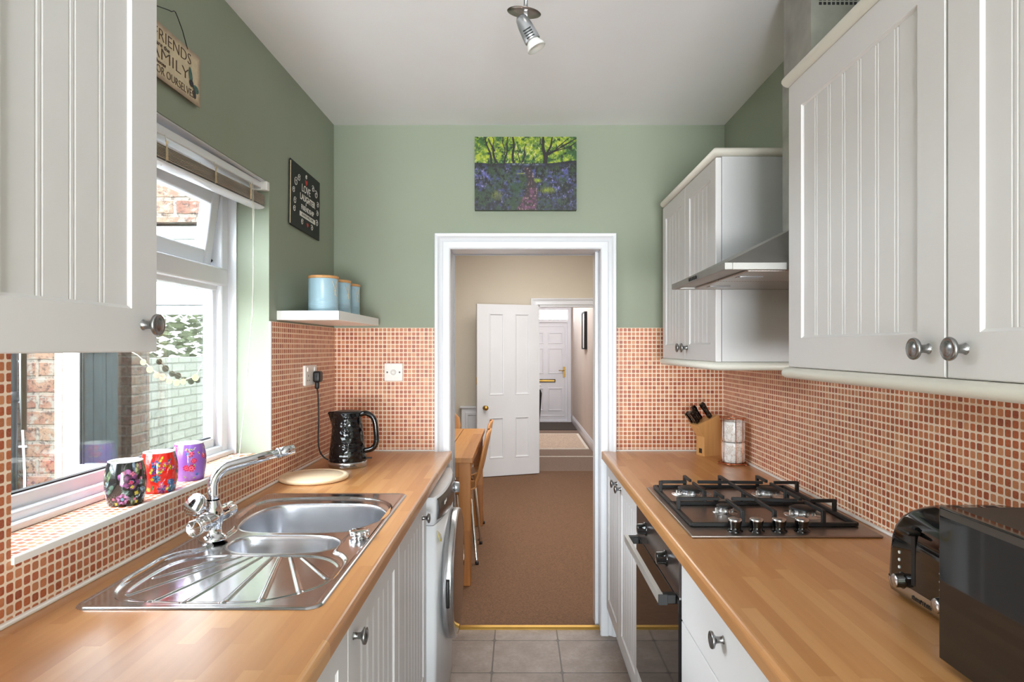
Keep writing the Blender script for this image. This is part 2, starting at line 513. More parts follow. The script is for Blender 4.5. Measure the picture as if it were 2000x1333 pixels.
M['cream'] = mat('cream_dining_paint', (208, 199, 183), 0.8, var=0.012, vscale=2)
M['hallwall'] = mat('hall_paint', (208, 196, 186), 0.8, var=0.012, vscale=2)
M['carpet'] = mat('brown_carpet', (116, 85, 62), 0.95, var=0.16, vscale=140, bmp=0.6, bscale=260)
M['hallcarpet'] = mat('light_hall_carpet', (134, 113, 99), 0.95, var=0.12, vscale=120, bmp=0.5, bscale=240)
M['rug'] = mat('hall_rug', (196, 176, 156), 0.95, var=0.14, vscale=60, bmp=0.5, bscale=200)
M['rugedge'] = mat('rug_border', (228, 220, 208), 0.9, var=0.05, vscale=60)
M['doormat'] = mat('dark_coir_mat', (72, 64, 58), 0.95, var=0.2, vscale=120, bmp=0.6, bscale=240)
M['silicone'] = mat('white_silicone', (240, 238, 234), 0.4)
M['black'] = mat('matt_black', (18, 18, 18), 0.6, var=0.05)
M['cord'] = mat('black_flex', (14, 14, 14), 0.45)
M['ink'] = mat('brown_lettering', (92, 70, 56), 0.7, var=0.06)
M['white'] = mat('white_print', (232, 228, 220), 0.6)
M['red'] = mat('red_print', (190, 52, 44), 0.6)
M['teal'] = mat('teal_print', (72, 108, 98), 0.6, var=0.25, vscale=160)
M['darkprint'] = mat('dark_print', (62, 58, 62), 0.6, var=0.2, vscale=160)
M['brick'] = brickmat('weathered_red_brick', (92, 52, 40), (112, 88, 70), (108, 101, 92), noisev=0.7)
M['whitebrick'] = brickmat('white_painted_brick', (142, 144, 137), (158, 160, 152), (112, 114, 107), noisev=0.18)
M['concrete'] = mat('yard_concrete', (206, 203, 196), 0.9, var=0.1, vscale=9, bmp=0.3)
M['stone'] = mat('stone_sill', (150, 136, 126), 0.85, var=0.08, vscale=30, bmp=0.3)
M['pipe'] = mat('black_drainpipe', (34, 34, 36), 0.35, var=0.3, vscale=12)
M['leafm'] = mat('hedge_leaves', (66, 74, 46), 0.8, var=0.35, vscale=12)
M['navy'] = mat('navy_curtain', (44, 56, 72), 0.9, var=0.2, vscale=20)
M['netting'] = mat('grey_green_blind', (120, 124, 110), 0.9, var=0.1, vscale=20)
M['garl'] = mat('olive_paper', (104, 106, 66), 0.8, var=0.1, vscale=60)
M['garr'] = mat('rust_paper', (136, 84, 66), 0.8, var=0.1, vscale=60)
M['marble'] = None

def marble():
    m, nt, b = newmat('marbled_ceramic')
    tc = N(nt, 'ShaderNodeTexCoord')
    n = noise(nt, tc.outputs['Object'], 22, 8, 0.7)
    d = math_n(nt, 'ABSOLUTE', math_n(nt, 'SUBTRACT', n, 0.5))
    L(nt, ramp(nt, d, [(0.0, (186, 172, 160)), (0.014, (228, 224, 220)), (0.05, (242, 241, 240))]), b.inputs['Base Color'])
    b.inputs['Roughness'].default_value = 0.12
    return m
M['marble'] = marble()

def glassmat(name, tint=(1, 1, 1), refl=0.08, rough=0.0):
    """thin pane: see-through plus a mirror reflection"""
    m = bpy.data.materials.new(name); m.use_nodes = True
    nt = m.node_tree; nt.nodes.clear()
    out = N(nt, 'ShaderNodeOutputMaterial')
    t = N(nt, 'ShaderNodeBsdfTransparent'); t.inputs[0].default_value = (*tint, 1)
    g = N(nt, 'ShaderNodeBsdfGlossy'); g.inputs['Roughness'].default_value = rough
    lw = N(nt, 'ShaderNodeLayerWeight'); lw.inputs[0].default_value = 0.5
    s = math_n(nt, 'MINIMUM', math_n(nt, 'MULTIPLY_ADD', math_n(nt, 'POWER', lw.outputs['Facing'], 5.0), 1 - refl, refl), 1.0)
    mx = N(nt, 'ShaderNodeMixShader'); L(nt, s, mx.inputs[0]); L(nt, t.outputs[0], mx.inputs[1]); L(nt, g.outputs[0], mx.inputs[2])
    L(nt, mx.outputs[0], out.inputs[0])
    return m
M['glass'] = glassmat('window_glass', (0.97, 0.985, 0.98), 0.05)
M['yardglass'] = glassmat('dining_window_glass', (0.72, 0.77, 0.75), 0.42)

def emis(name, col, s):
    m = bpy.data.materials.new(name); m.use_nodes = True
    nt = m.node_tree; b = nt.nodes['Principled BSDF']
    b.inputs['Emission Color'].default_value = (*lin(col), 1); b.inputs['Emission Strength'].default_value = s
    b.inputs['Base Color'].default_value = (*lin(col), 1)
    return m
M['bulb'] = mat('frosted_reflector', (232, 234, 230), 0.25, 0.2)

# value noise for painted prints
def vnoise(x, y, seed=0):
    def h(i, j):
        n = (i * 374761393 + j * 668265263 + seed * 1442695041) & 0xffffffff
        n = ((n ^ (n >> 13)) * 1274126177) & 0xffffffff
        return ((n ^ (n >> 16)) & 0xffff) / 65535.0
    xi = np.floor(x).astype(np.int64); yi = np.floor(y).astype(np.int64)
    fx = x - xi; fy = y - yi
    fx = fx * fx * (3 - 2 * fx); fy = fy * fy * (3 - 2 * fy)
    return (h(xi, yi) * (1 - fx) + h(xi + 1, yi) * fx) * (1 - fy) + (h(xi, yi + 1) * (1 - fx) + h(xi + 1, yi + 1) * fx) * fy

def set_paint(o, rgb):
    me = o.data
    a = me.color_attributes.new('paint', 'FLOAT_COLOR', 'POINT')
    rgba = np.ones((len(me.vertices), 4), dtype=np.float32)
    s = np.clip(rgb / 255.0, 0, 1)
    rgba[:, :3] = np.where(s <= 0.04045, s / 12.92, ((s + 0.055) / 1.055) ** 2.4)
    a.data.foreach_set('color', rgba.ravel())
# ------------------------------------------------------------------ room shell
CZ = 2.525
mb = MB()
mb.box(-1.3, 1.25, -3.8, 3.235, -0.12, 0)
struct('floor', mb, M['floor'])
mb = MB()
mb.box(-3.3, 1.5, 3.24, 7.36, -0.12, 0.004)
struct('floor', mb, M['carpet'])
mb = MB()
mb.box(-0.2, 1.2, 7.361, 12.4, -0.12, 0.004)
struct('floor', mb, M['hallcarpet'])
mb = MB(); mb.box(-1.215, 1.3, -3.8, 3.4, CZ, CZ + 0.12); struct('ceiling', mb, M['ceil'])
mb = MB(); mb.box(-3.3, 1.5, 3.37, 7.45, 2.72, 2.84); struct('ceiling', mb, M['ceil'])
mb = MB(); mb.box(-0.3, 1.3, 7.36, 12.5, 2.5, 2.62); struct('ceiling', mb, M['ceil'])

WY0, WY1, WZ0, WZ1 = 1.186, 2.378, 1.028, 2.035
XF = LW
mb = MB()
T0, T1 = -1.14, -0.915
mb.box(T0, T1, -3.8, WY0, 0, CZ + 0.05)
mb.box(T0, T1, WY1, 3.40, 0, CZ + 0.05)
mb.box(T0, T1, WY0, WY1, 0, WZ0 - 0.006)
mb.box(T0, T1, WY0, WY1, WZ1, CZ + 0.05)
wl = struct('wall_left', mb, M['green'])
TT = 1.5195
mb = MB()
mb.box(T1, T1 + 0.006, 0.2, WY0, 0.87, TT)
mb.box(T1, T1 + 0.006, WY1, 3.163, 0.87, TT)
mb.box(T1, T1 + 0.006, WY0, WY1, 0.87, WZ0 - 0.004)
mb.box(-1.055, T1 + 0.002, WY0, WY1, WZ0 - 0.006, WZ0)
struct('mosaic_tiling', mb, M['tile'], wl)
mb = MB()
mb.box(T1 - 0.002, T1 + 0.011, WY0, WY1, WZ0 - 0.012, WZ0 + 0.003, 0.002)
mb.box(T1 - 0.001, T1 + 0.008, WY1 - 0.003, WY1 + 0.009, WZ0, TT, 0.002)
struct('trim_1', mb, M['silicone'])
mb = MB(); mb.box(T1 + 0.004, T1 + 0.016, 0.45, 3.16, 0.9095, 0.918, 0.003); struct('trim_2', mb, M['silicone'])
# plastic beads round the window frame
mb = MB()
mb.box(-1.066, -1.035, WY1 - 0.006, WY1, WZ0, WZ1)
mb.box(-1.072, -1.045, WY0, WY1, WZ0, WZ0 + 0.016, 0.003)
struct('trim_3', mb, M['upvc'])
mb = MB(); mb.box(-1.066, -0.918, WY0 + 0.001, WY1 - 0.001, WZ1 - 0.004, WZ1 - 0.0005); struct('trim_11', mb, M['gloss'])
# window
mb = MB()
FX0, FX1 = -1.135, -1.066
fw = 0.052
mb.box(FX0, FX1, WY0 + fw, WY1 - fw, WZ0, WZ0 + 0.036, 0.005)
mb.box(FX0 + 0.01, FX1 - 0.022, WY0 + fw, WY1 - fw, WZ0 + 0.030, WZ0 + 0.066, 0.004)
mb.box(FX0, FX1, WY0 + fw, WY1 - fw, WZ1 - fw, WZ1, 0.005)
mb.box(FX0, FX1, WY0, WY0 + fw, WZ0, WZ1, 0.005)
mb.box(FX0, FX1, WY1 - fw, WY1, WZ0, WZ1, 0.005)
mb.box(FX0 + 0.01, FX1 - 0.022, WY1 - fw - 0.022, WY1 - fw + 0.004, WZ0 + 0.03, 1.66, 0.004)
mb.box(FX0 + 0.001, FX1 + 0.004, WY0 + 0.01, WY1 - 0.012, 1.645, 1.712, 0.008)
mb.box(FX0 + 0.01, FX1 - 0.018, WY0 + fw, WY1 - fw, 1.628, 1.65, 0.004)
win = struct('window_1', mb, M['upvc'])
mb = MB(); mb.box(-1.108, -1.100, WY0 + fw, WY1 - fw, WZ0 + 0.04, 1.64)
struct('glass_pane', mb, M['glass'], win)
mb = MB(); mb.box(-1.112, -1.096, WY0 + fw, WY1 - fw - 0.015, WZ0 + 0.064, WZ0 + 0.070)
struct('gasket', mb, M['black'], win)
hinge = Matrix.Translation((-1.085, 0, 1.985)) @ Matrix.Rotation(math.radians(8), 4, 'Y') @ Matrix.Translation((1.085, 0, -1.985))
sy0, sy1, sz0, sz1 = WY0 + fw + 0.002, WY1 - fw - 0.004, 1.716, 1.983
mb = MB()
for b in ((sy0 + 0.055, sy1 - 0.055, sz0, sz0 + 0.055), (sy0 + 0.055, sy1 - 0.055, sz1 - 0.05, sz1), (sy0, sy0 + 0.055, sz0, sz1), (sy1 - 0.055, sy1, sz0, sz1)):
    mb.box(-1.112, -1.066, *b, 0.007)
mb.move(hinge); sash = struct('fanlight_sash', mb, M['upvc'], win)
mb = MB(); mb.box(-1.094, -1.088, sy0 + 0.05, sy1 - 0.05, sz0 + 0.05, sz1 - 0.045); mb.move(hinge)
struct('fanlight_glass', mb, M['glass'], sash)
mb = MB(); mb.tube([(-1.10, WY1 - fw - 0.006, 1.735), (-1.13, WY1 - fw - 0.006, 1.76), (-1.15, WY1 - fw - 0.006, 1.80)], 0.005); struct('friction_stay', mb, M['blackmat'], win)

XF = Matrix.Identity(4)
# right wall
RX = 1.02
mb = MB(); mb.box(RX, RX + 0.2, -3.8, 3.40, 0, CZ + 0.05); wr = struct('wall_right', mb, M['green'])
mb = MB(); mb.box(RX - 0.006, RX, 0.2, 3.164, 0.87, TT); struct('mosaic_tiling', mb, M['tile'], wr)
mb = MB(); mb.box(RX - 0.017, RX - 0.004, 0.45, 3.16, 0.9095, 0.918, 0.003); struct('trim_4', mb, M['silicone'])
# back wall with the doorway
DX0, DX1, DZ = -0.345, 0.408, 1.912
BY = 3.17
mb = MB()
mb.box(-1.2, DX0 - 0.02, BY, BY + 0.2, 0, 2.72)
mb.box(DX1 + 0.02, 1.35, BY, BY + 0.2, 0, 2.72)
mb.box(DX0 - 0.02, DX1 + 0.02, BY, BY + 0.2, DZ + 0.02, 2.72)
wb = struct('wall_back', mb, M['green'])
mb = MB()
mb.box(-0.913, -0.41, BY - 0.006, BY, 0.87, TT)
mb.box(0.47, RX - 0.001, BY - 0.006, BY, 0.87, TT)
struct('mosaic_tiling', mb, M['tile'], wb)
mb = MB()
mb.box(-0.91, -0.412, BY - 0.017, BY - 0.005, 0.9095, 0.9175, 0.003)
mb.box(0.479, RX - 0.004, BY - 0.017, BY - 0.005, 0.9095, 0.9175, 0.003)
struct('trim_5', mb, M['silicone'])
# door lining and architrave (mitred, moulded)
mb = MB()
mb.box(DX0 - 0.02, DX0, BY - 0.005, BY + 0.205, 0, DZ + 0.02)
mb.box(DX1, DX1 + 0.02, BY - 0.005, BY + 0.205, 0, DZ + 0.02)
mb.box(DX0, DX1, BY - 0.005, BY + 0.205, DZ, DZ + 0.02)
# stop bead on the right jamb
mb.box(DX1 - 0.018, DX1, BY + 0.10, BY + 0.19, 0, DZ, 0.003)
prof = [(0.0, 0.0), (0.0, 0.012), (0.006, 0.018), (0.034, 0.020), (0.042, 0.014), (0.054, 0.020), (0.062, 0.028), (0.074, 0.030), (0.077, 0.026), (0.077, 0.0)]
def arch(mb, x0, x1, ztop, y, prof, sgn=-1):
    path = [((x0, 0.0), (-1, 0)), ((x0, ztop), (-1, 1)), ((x1, ztop), (1, 1)), ((x1, 0.0), (1, 0))]
    P = [[(p[0] + d[0] * a, y + sgn * h, p[1] + d[1] * a) for a, h in prof] for p, d in path]
    mb.grid(P, smooth=False)
arch(mb, DX0 + 0.008, DX1 - 0.004, DZ - 0.004, BY, prof)
arch(mb, DX0 + 0.008, DX1 - 0.004, DZ - 0.004, BY + 0.2, prof, 1)
bmesh.ops.recalc_face_normals(mb.bm, faces=list(mb.bm.faces))
struct('trim_6', mb, M['gloss'])
mb = MB()
mb.prism([(3.222, 0.0), (3.222, 0.004), (3.23, 0.010), (3.25, 0.012), (3.262, 0.006), (3.262, 0.0)], 'X', DX0, DX1)
struct('trim_7', mb, M['brass'])
# wall behind the camera, with a glazed back door
mb = MB()
mb.box(-1.3, -0.85, -3.85, -3.65, 0, CZ); mb.box(0.95, 1.3, -3.85, -3.65, 0, CZ); mb.box(-0.85, 0.95, -3.85, -3.65, 2.12, CZ)
struct('wall_rear', mb, M['green'])
mb = MB()
for x in (-0.85, 0.02, 0.89): mb.box(x, x + 0.06, -3.77, -3.71, 0, 2.12)
for z in (0, 1.0, 2.06): mb.box(-0.85, 0.95, -3.768, -3.712, z, z + 0.06)
d1 = struct('door_1', mb, M['upvc'])
mb = MB(); mb.box(-0.80, 0.90, -3.745, -3.739, 0.05, 2.07); struct('glass_pane', mb, M['glass'], d1)

# ------------------------------------------------------------------ yard outside the window
mb = MB(); mb.box(-8, -1.16, -7, 3.2, -0.2, -0.05); struct('yard_ground', mb, M['concrete'])
# rear wall of the house next to the window, with the dining room window in it
OX0, OX1, OZ0, OZ1 = -2.246, -1.30, 0.755, 2.02
mb = MB()
Y0, Y1 = 3.15, 3.37
mb.box(-3.6, OX0 - 0.02, Y0, Y1, -0.1, 4.2)
mb.box(OX1, -1.2, Y0, Y1, -0.1, 4.2)
mb.box(OX0 - 0.02, OX1, Y0, Y1, -0.1, OZ0 - 0.05)
mb.box(OX0 - 0.02, OX1, Y0, Y1, OZ1 + 0.02, 4.2)
struct('wall_outside', mb, M['brick'])
mb = MB(); mb.box(OX0 - 0.09, OX1, Y0 - 0.04, Y0 + 0.1, OZ0 - 0.055, OZ0, 0.006); mb.box(OX0 - 0.035, OX0, Y0 - 0.004, Y0 + 0.1, OZ0 - 0.0, OZ1 + 0.02)
struct('trim_8', mb, M['stone'])
mb = MB()
fy0, fy1 = Y0 + 0.0, Y0 + 0.06
mb.box(OX0, OX0 + 0.068, fy0, fy1, OZ0, OZ1, 0.004)
mb.box(OX1 - 0.06, OX1, fy0, fy1, OZ0, OZ1, 0.004)
mb.box(OX0 + 0.068, OX1 - 0.06, fy0, fy1, OZ0, OZ0 + 0.088, 0.004)
mb.box(OX0 + 0.068, OX1 - 0.06, fy0, fy1, OZ1 - 0.06, OZ1, 0.004)
mb.box(OX0 + 0.068, OX1 - 0.06, fy0 - 0.012, fy1, 1.632, 1.70, 0.004)
mb.box(OX0 + 0.068, OX1 - 0.06, fy0 + 0.004, fy1, 1.585, 1.628, 0.004)
w2 = struct('window_2', mb, M['upvc'])
mb = MB(); mb.box(OX0 + 0.06, OX1 - 0.05, fy0 + 0.028, fy0 + 0.034, OZ0 + 0.08, 1.60); mb.box(OX0 + 0.06, OX1 - 0.05, fy0 + 0.028, fy0 + 0.034, 1.69, OZ1 - 0.05)
struct('glass_pane', mb, M['yardglass'], w2)
mb = MB()
for x in (OX0 + 0.071, OX0 + 0.083): mb.box(x, x + 0.004, fy0 + 0.022, fy0 + 0.03, OZ0 + 0.085, 1.59)
struct('gasket', mb, M['black'], w2)
# drainpipe and cable on that wall
mb = MB()
mb.tube([(-2.462, 3.09, -0.05), (-2.462, 3.09, 4.1)], 0.034, 16)
for z in (0.35, 1.16, 2.4): mb.tube([(-2.462, 3.09, z), (-2.462, 3.09, z + 0.05)], 0.040, 16)
o = tag(put('drainpipe', mb, M['pipe']), 'peeling black cast drainpipe running up the brick wall outside the kitchen window', 'drainpipe')
mb = MB(); mb.tube([(-2.43, 3.142, 0.1), (-2.425, 3.142, 0.8), (-2.445, 3.142, 1.2), (-2.452, 3.142, 2.6)], 0.006, 8)
for z in (0.55, 0.93, 1.15, 1.35): mb.box(-2.455, -2.42, 3.14, 3.15, z, z + 0.01)
tag(put('cable', mb, M['upvc']), 'thin white cable clipped down the brickwork beside the black drainpipe', 'cable')
# paper garland strung across that window, and its dark curtain
GP = [(268, 697), (280, 708), (293, 722), (306, 733), (318, 737), (331, 745), (345, 748), (358, 746), (382, 738), (393, 716), (402, 700)]
pts = [((u - 1013) * 3.11 / FPX, 3.11, 1.42 - (v - 680) * 3.11 / FPX) for u, v in GP]
gl = thing('paper_garland', 'garland of olive and rust paper discs strung across the outside window', 'garland', pts[5])
for k, p in enumerate(pts):
    if k in (0, 9, 10): continue
    mb = MB(); mb.cyl((p[0], 3.108, p[2]), (p[0], 3.111, p[2]), 0.017 - 0.002 * (k % 2), seg=18)
    put('disc', mb, M['garr'] if k in (3, 4) else M['garl'], gl)
mb = MB(); mb.tube([(-2.0, 3.113, 1.46)] + [(p[0], 3.113, p[2] + 0.008) for p in pts] + [(-1.45, 3.113, 1.46)], 0.0018, 6); put('thread', mb, M['twine'], gl)
mb = MB()
P = [[(-2.22 + 0.30 * k / 40, 3.30 + 0.018 * math.sin(k * 0.95), z) for k in range(41)] for z in (0.7, 2.1)]
mb.grid(P); tag(put('curtain', mb, M['navy']), 'dark blue pleated curtain behind the left of the outside window', 'curtain')
# boundary wall opposite, seen mirrored in that window
mb = MB(); mb.box(-3.35, -3.2, -6.5, 0.95, -0.1, 1.33); struct('wall_boundary', mb, M['whitebrick'])
mb = MB(); mb.box(-3.36, -3.12, 0.95, 1.2, -0.1, 1.6); mb.box(-3.35, -3.2, 1.2, 3.15, -0.1, 1.9); struct('wall_boundary', mb, M['brick'])
random.seed(4)
def hedge(name, x0, x1, y0, y1, z0, z1, n, s, label):
    mb = MB()
    for _ in range(n):
        p = Vector((random.uniform(x0, x1), random.uniform(y0, y1), z0 + (z1 - z0) * random.random() ** 1.3))
        R = Matrix.Translation(p) @ Matrix.Rotation(random.uniform(0, 6.28), 4, 'Z') @ Matrix.Rotation(random.uniform(0, 3.1), 4, 'X')
        q = [R @ Vector(c) for c in ((-s, 0, 0), (0, -s * 0.45, 0.01), (s, 0, 0), (0, s * 0.45, 0.01))]
        mb.face(q)
    return tag(put(name, mb, M['leafm']), label, 'hedge')
gt = thing('yard_gate', 'dark teal timber gate in the yard, seen mirrored in the outside window', 'gate', (-3.15, 2.2, -0.05))
mb = MB()
for k in range(12): mb.box(-3.16, -3.135, 1.35 + k * 0.145, 1.35 + k * 0.145 + 0.14, -0.04, 1.72)
put('boards', mb, M['tealwood'], gt)
for z in (0.3, 1.4):
    mb = MB(); mb.box(-3.134, -3.11, 1.35, 3.08, z, z + 0.09); put('rail', mb, M['tealwood'], gt)
hedge('hedge', -4.1, -3.47, -6.5, 2.6, 1.0, 1.95, 4200, 0.07, 'loose green hedge growing beyond the white yard wall')

# ------------------------------------------------------------------ dining room and hall shells
mb = MB()
FY = 7.25
OA, OB, OZ = 0.215, 1.0, 1.905
mb.box(-3.3, OA, FY, FY + 0.11, 0, 2.72); mb.box(OB, 1.5, FY, FY + 0.11, 0, 2.72); mb.box(OA, OB, FY, FY + 0.11, OZ, 2.72)
struct('wall_far', mb, M['cream'])
mb = MB(); mb.box(-3.3, -3.2, 3.37, 7.25, 0, 2.72); struct('wall_left', mb, M['cream'])
mb = MB(); mb.box(1.35, 1.5, 3.37, 7.25, 0, 2.72); struct('wall_right', mb, M['cream'])
mb = MB()
mb.box(-1.2, DX0 - 0.03, BY + 0.2, BY + 0.204, 0, 2.72); mb.box(DX1 + 0.03, 1.35, BY + 0.2, BY + 0.204, 0, 2.72); mb.box(DX0 - 0.03, DX1 + 0.03, BY + 0.2, BY + 0.204, 1.95, 2.72)
struct('wall_near', mb, M['cream'])
mb = MB()
arch(mb, OA, OB, OZ, FY, prof)
mb.box(OA - 0.001, OA + 0.02, FY - 0.004, FY + 0.114, 0, OZ); mb.box(OB - 0.02, OB + 0.001, FY - 0.004, FY + 0.114, 0, OZ); mb.box(OA, OB, FY - 0.004, FY + 0.114, OZ - 0.02, OZ + 0.001)
bmesh.ops.recalc_face_normals(mb.bm, faces=list(mb.bm.faces))
struct('trim_9', mb, M['gloss'])
mb = MB()
mb.box(-0.3, -0.12, 7.36, 12.4, 0, 2.5); struct('wall_left', mb, M['hallwall'])
mb = MB(); mb.box(1.03, 1.2, 7.36, 12.4, 0, 2.5); struct('wall_right', mb, M['hallwall'])
mb = MB()
mb.prism([(1.03, 0), (1.012, 0), (1.012, 0.10), (1.018, 0.115), (1.022, 0.13), (1.03, 0.14)], 'Y', 7.37, 12.18); struct('baseboard_right', mb, M['gloss'])
# front door end of the hall
HY = 12.2
mb = MB(); mb.box(-0.12, 0.10, HY, HY + 0.1, 0, 2.5); mb.box(0.98, 1.03, HY, HY + 0.1, 0, 2.5); mb.box(0.1, 0.98, HY, HY + 0.1, 2.2, 2.5); struct('wall_end', mb, M['hallwall'])
mb = MB()
mb.box(0.05, 0.11, HY - 0.031, HY + 0.07, 0, 2.2, 0.006); mb.box(0.93, 1.0, HY - 0.031, HY + 0.07, 0, 2.2, 0.006)
mb.box(0.05, 1.0, HY - 0.03, HY + 0.07, 2.14, 2.2, 0.006); mb.box(0.11, 0.93, HY - 0.03, HY + 0.07, 1.905, 1.965, 0.006); mb.box(0.11, 0.93, HY - 0.03, HY + 0.07, 0, 0.03)
fd = struct('door_2', mb, M['upvc'])
mb = MB()
mb.box(0.11, 0.93, HY, HY + 0.04, 0.03, 1.905, 0.004)
def dpanel(mb, x0, x1, z0, z1, y, r=0.02, h=0.012):
    P = []
    for d, e in ((0, 0.0), (0.004, h), (r, h), (r + 0.008, 0.002)):
        P.append([(x0 + d, y - e, z0 + d), (x1 - d, y - e, z0 + d), (x1 - d, y - e, z1 - d), (x0 + d, y - e, z1 - d)])
    mb.grid(P, smooth=False, closed_u=True)
for (a, b) in ((0.2, 0.48), (0.56, 0.84)):
    for (c, d) in ((0.22, 0.66), (0.93, 1.42), (1.50, 1.72)): dpanel(mb, a, b, c, d, HY)
dpanel(mb, 0.15, 0.885, 0.12, 1.84, HY, 0.012, 0.006)
leaf = struct('door_leaf', mb, M['upvc'], fd)
mb = MB(); mb.box(0.36, 0.70, HY - 0.014, HY - 0.001, 0.765, 0.825, 0.004); lp = put('letter_plate', mb, M['blackmat'], leaf)
mb = MB(); mb.box(0.375, 0.685, HY - 0.02, HY - 0.013, 0.778, 0.812, 0.003); put('flap', mb, M['brass'], lp)
mb = MB(); mb.box(0.845, 0.885, HY - 0.014, HY - 0.001, 0.86, 1.06, 0.004); mb.tube([(0.865, HY - 0.01, 0.99), (0.865, HY - 0.05, 0.99), (0.76, HY - 0.05, 0.99)], 0.009, 10)
put('lever_handle', mb, M['brass'], leaf)
mb = MB(); mb.box(0.11, 0.93, HY + 0.02, HY + 0.026, 1.965, 2.14); struct('glass_pane', mb, M['glass'], fd)
mb = MB(); mb.box(0.08, 1.0, 11.0, 12.1, 0.004, 0.016); tag(put('door_mat', mb, M['doormat']), 'dark coir mat lying inside the white front door', 'mat')
rg = thing('hall_rug', 'pale beige rug with a lighter border on the hall floor', 'rug', (0.55, 9.6, 0.004))
mb = MB(); mb.box(0.16, 0.94, 8.95, 10.45, 0.004, 0.014); put('pile', mb, M['rug'], rg)
mb = MB()
for b in ((0.12, 0.16, 8.9, 10.5), (0.94, 0.98, 8.9, 10.5), (0.16, 0.94, 8.9, 8.95), (0.16, 0.94, 10.45, 10.5)): mb.box(*b, 0.004, 0.016)
put('border', mb, M['rugedge'], rg)
mb = MB(); mb.box(-0.1, 1.02, 8.3, 8.34, 0.004, 0.01, 0.002); struct('trim_10', mb, M['rugedge'])
# framed picture on the hall wall, socket plate
pf = thing('framed_picture', 'black framed picture with a wide white mount on the hall wall', 'picture', (1.03, 9.9, 1.45))
mb = MB()
for b in ((9.62, 10.02, 1.40, 1.42), (9.62, 10.02, 1.95, 1.97), (9.62, 9.64, 1.42, 1.95), (10.0, 10.02, 1.42, 1.95)): mb.box(0.985, 1.03, *b)
put('frame', mb, M['black'], pf)
mb = MB(); mb.box(1.0, 1.028, 9.64, 10.0, 1.42, 1.95); put('mount', mb, M['whiteplastic'], pf)
mb = MB(); mb.box(1.018, 1.03, 8.05, 8.12, 1.28, 1.38, 0.003); tag(put('wall_thermostat', mb, M['silver']), 'small grey control box on the hall wall nearer than the framed picture', 'thermostat')
# small black and white thing by the front door
ub = thing('umbrella', 'folded black umbrella standing in front of the white front door', 'umbrella', (0.36, 11.3, 0.02))
mb = MB(); mb.lathe([(0, 0.55), (0.03, 0.3 + 0.25), (0.05, 0.78), (0.035, 0.80), (0, 0.80)], Matrix.Translation((0.35, 11.3, -0.2)) , 14)
mb.lathe([(0, 0.02), (0.012, 0.05), (0.05, 0.62), (0.03, 0.66), (0, 0.66)], Matrix.Translation((0.35, 11.3, 0)), 14)
mb = MB(); mb.lathe([(0, 0.0), (0.012, 0.02), (0.055, 0.60), (0.035, 0.66), (0, 0.66)], Matrix.Translation((0.355, 11.3, 0.02)), 14); put('canopy', mb, M['black'], ub)
mb = MB(); mb.tube([(0.355, 11.3, 0.66), (0.355, 11.3, 0.74), (0.375, 11.3, 0.77), (0.40, 11.3, 0.75)], 0.01, 8); put('handle', mb, M['whiteplastic'], ub)

# the panelled door standing open into the dining room
A = Vector((-0.452, 6.955, 0)); B = Vector((0.226, 7.19, 0))
dl = (B - A).length; ang = math.atan2(B.y - A.y, B.x - A.x)
DM = Matrix.Translation(A) @ Matrix.Rotation(ang, 4, 'Z')
mb = MB()
mb.box(0, dl, 0, 0.034, 0.012, 1.90, 0.002)
core = mb
pan = [(0.19, 0.43, 0.90, 1.80), (0.605, 0.845, 0.90, 1.80), (0.19, 0.43, 0.205, 0.655), (0.605, 0.845, 0.205, 0.655)]
mb = MB()
xs = [0, 0.19 * dl, 0.43 * dl, 0.605 * dl, 0.845 * dl, dl]; zs = [0.012, 0.205, 0.655, 0.90, 1.80, 1.90]
mb.box(0, dl, 0.012, 0.034, 0.012, 1.90)
for i in range(5):
    for j in range(5):
        if i in (1, 3) and j in (1, 3):
            P = []
            for d, e in ((0.0, 0.0), (0.004, -0.004), (0.012, -0.002), (0.020, 0.008), (0.03, 0.0085)):
                P.append([(xs[i] + d, e, zs[j] + d), (xs[i + 1] - d, e, zs[j] + d), (xs[i + 1] - d, e, zs[j + 1] - d), (xs[i] + d, e, zs[j + 1] - d)])
            mb.grid(P, smooth=False, closed_u=True)
            mb.face(P[-1])
        else: mb.box(xs[i], xs[i + 1], 0, 0.012, zs[j], zs[j + 1])
mb.move(DM)
dd = struct('door_3', mb, M['gloss'])
mb = MB()
kx = 0.125 * dl
mb.lathe([(0.026, 0), (0.026, 0.004), (0.009, 0.006), (0.009, 0.022), (0.022, 0.032), (0.027, 0.045), (0.022, 0.058), (0, 0.062)], DM @ Matrix.Translation((kx, 0, 0.765)) @ Matrix.Rotation(math.pi / 2, 4, 'X'), 20)
put('door_knob', mb, M['brass'], dd)
mb = MB(); mb.box(-0.002, 0.001, 0.006, 0.028, 1.02, 1.10); mb.move(DM); put('latch_plate', mb, M['brass'], dd)

# low panelled cupboard against the far wall
cb = thing('low_cupboard', 'low white panelled cupboard half hidden behind the open white door', 'cupboard', (-0.35, 7.15, 0.004))
mb = MB(); mb.box(-0.64, -0.1, 7.17, 7.245, 0.004, 0.745); mb.box(-0.66, -0.1, 7.15, 7.245, 0.745, 0.765, 0.004); put('body', mb, M['gloss'], cb)
mb = MB(); dpanel(mb, -0.60, -0.15, 0.06, 0.70, 7.17, 0.03, 0.012); put('door', mb, M['gloss'], cb)

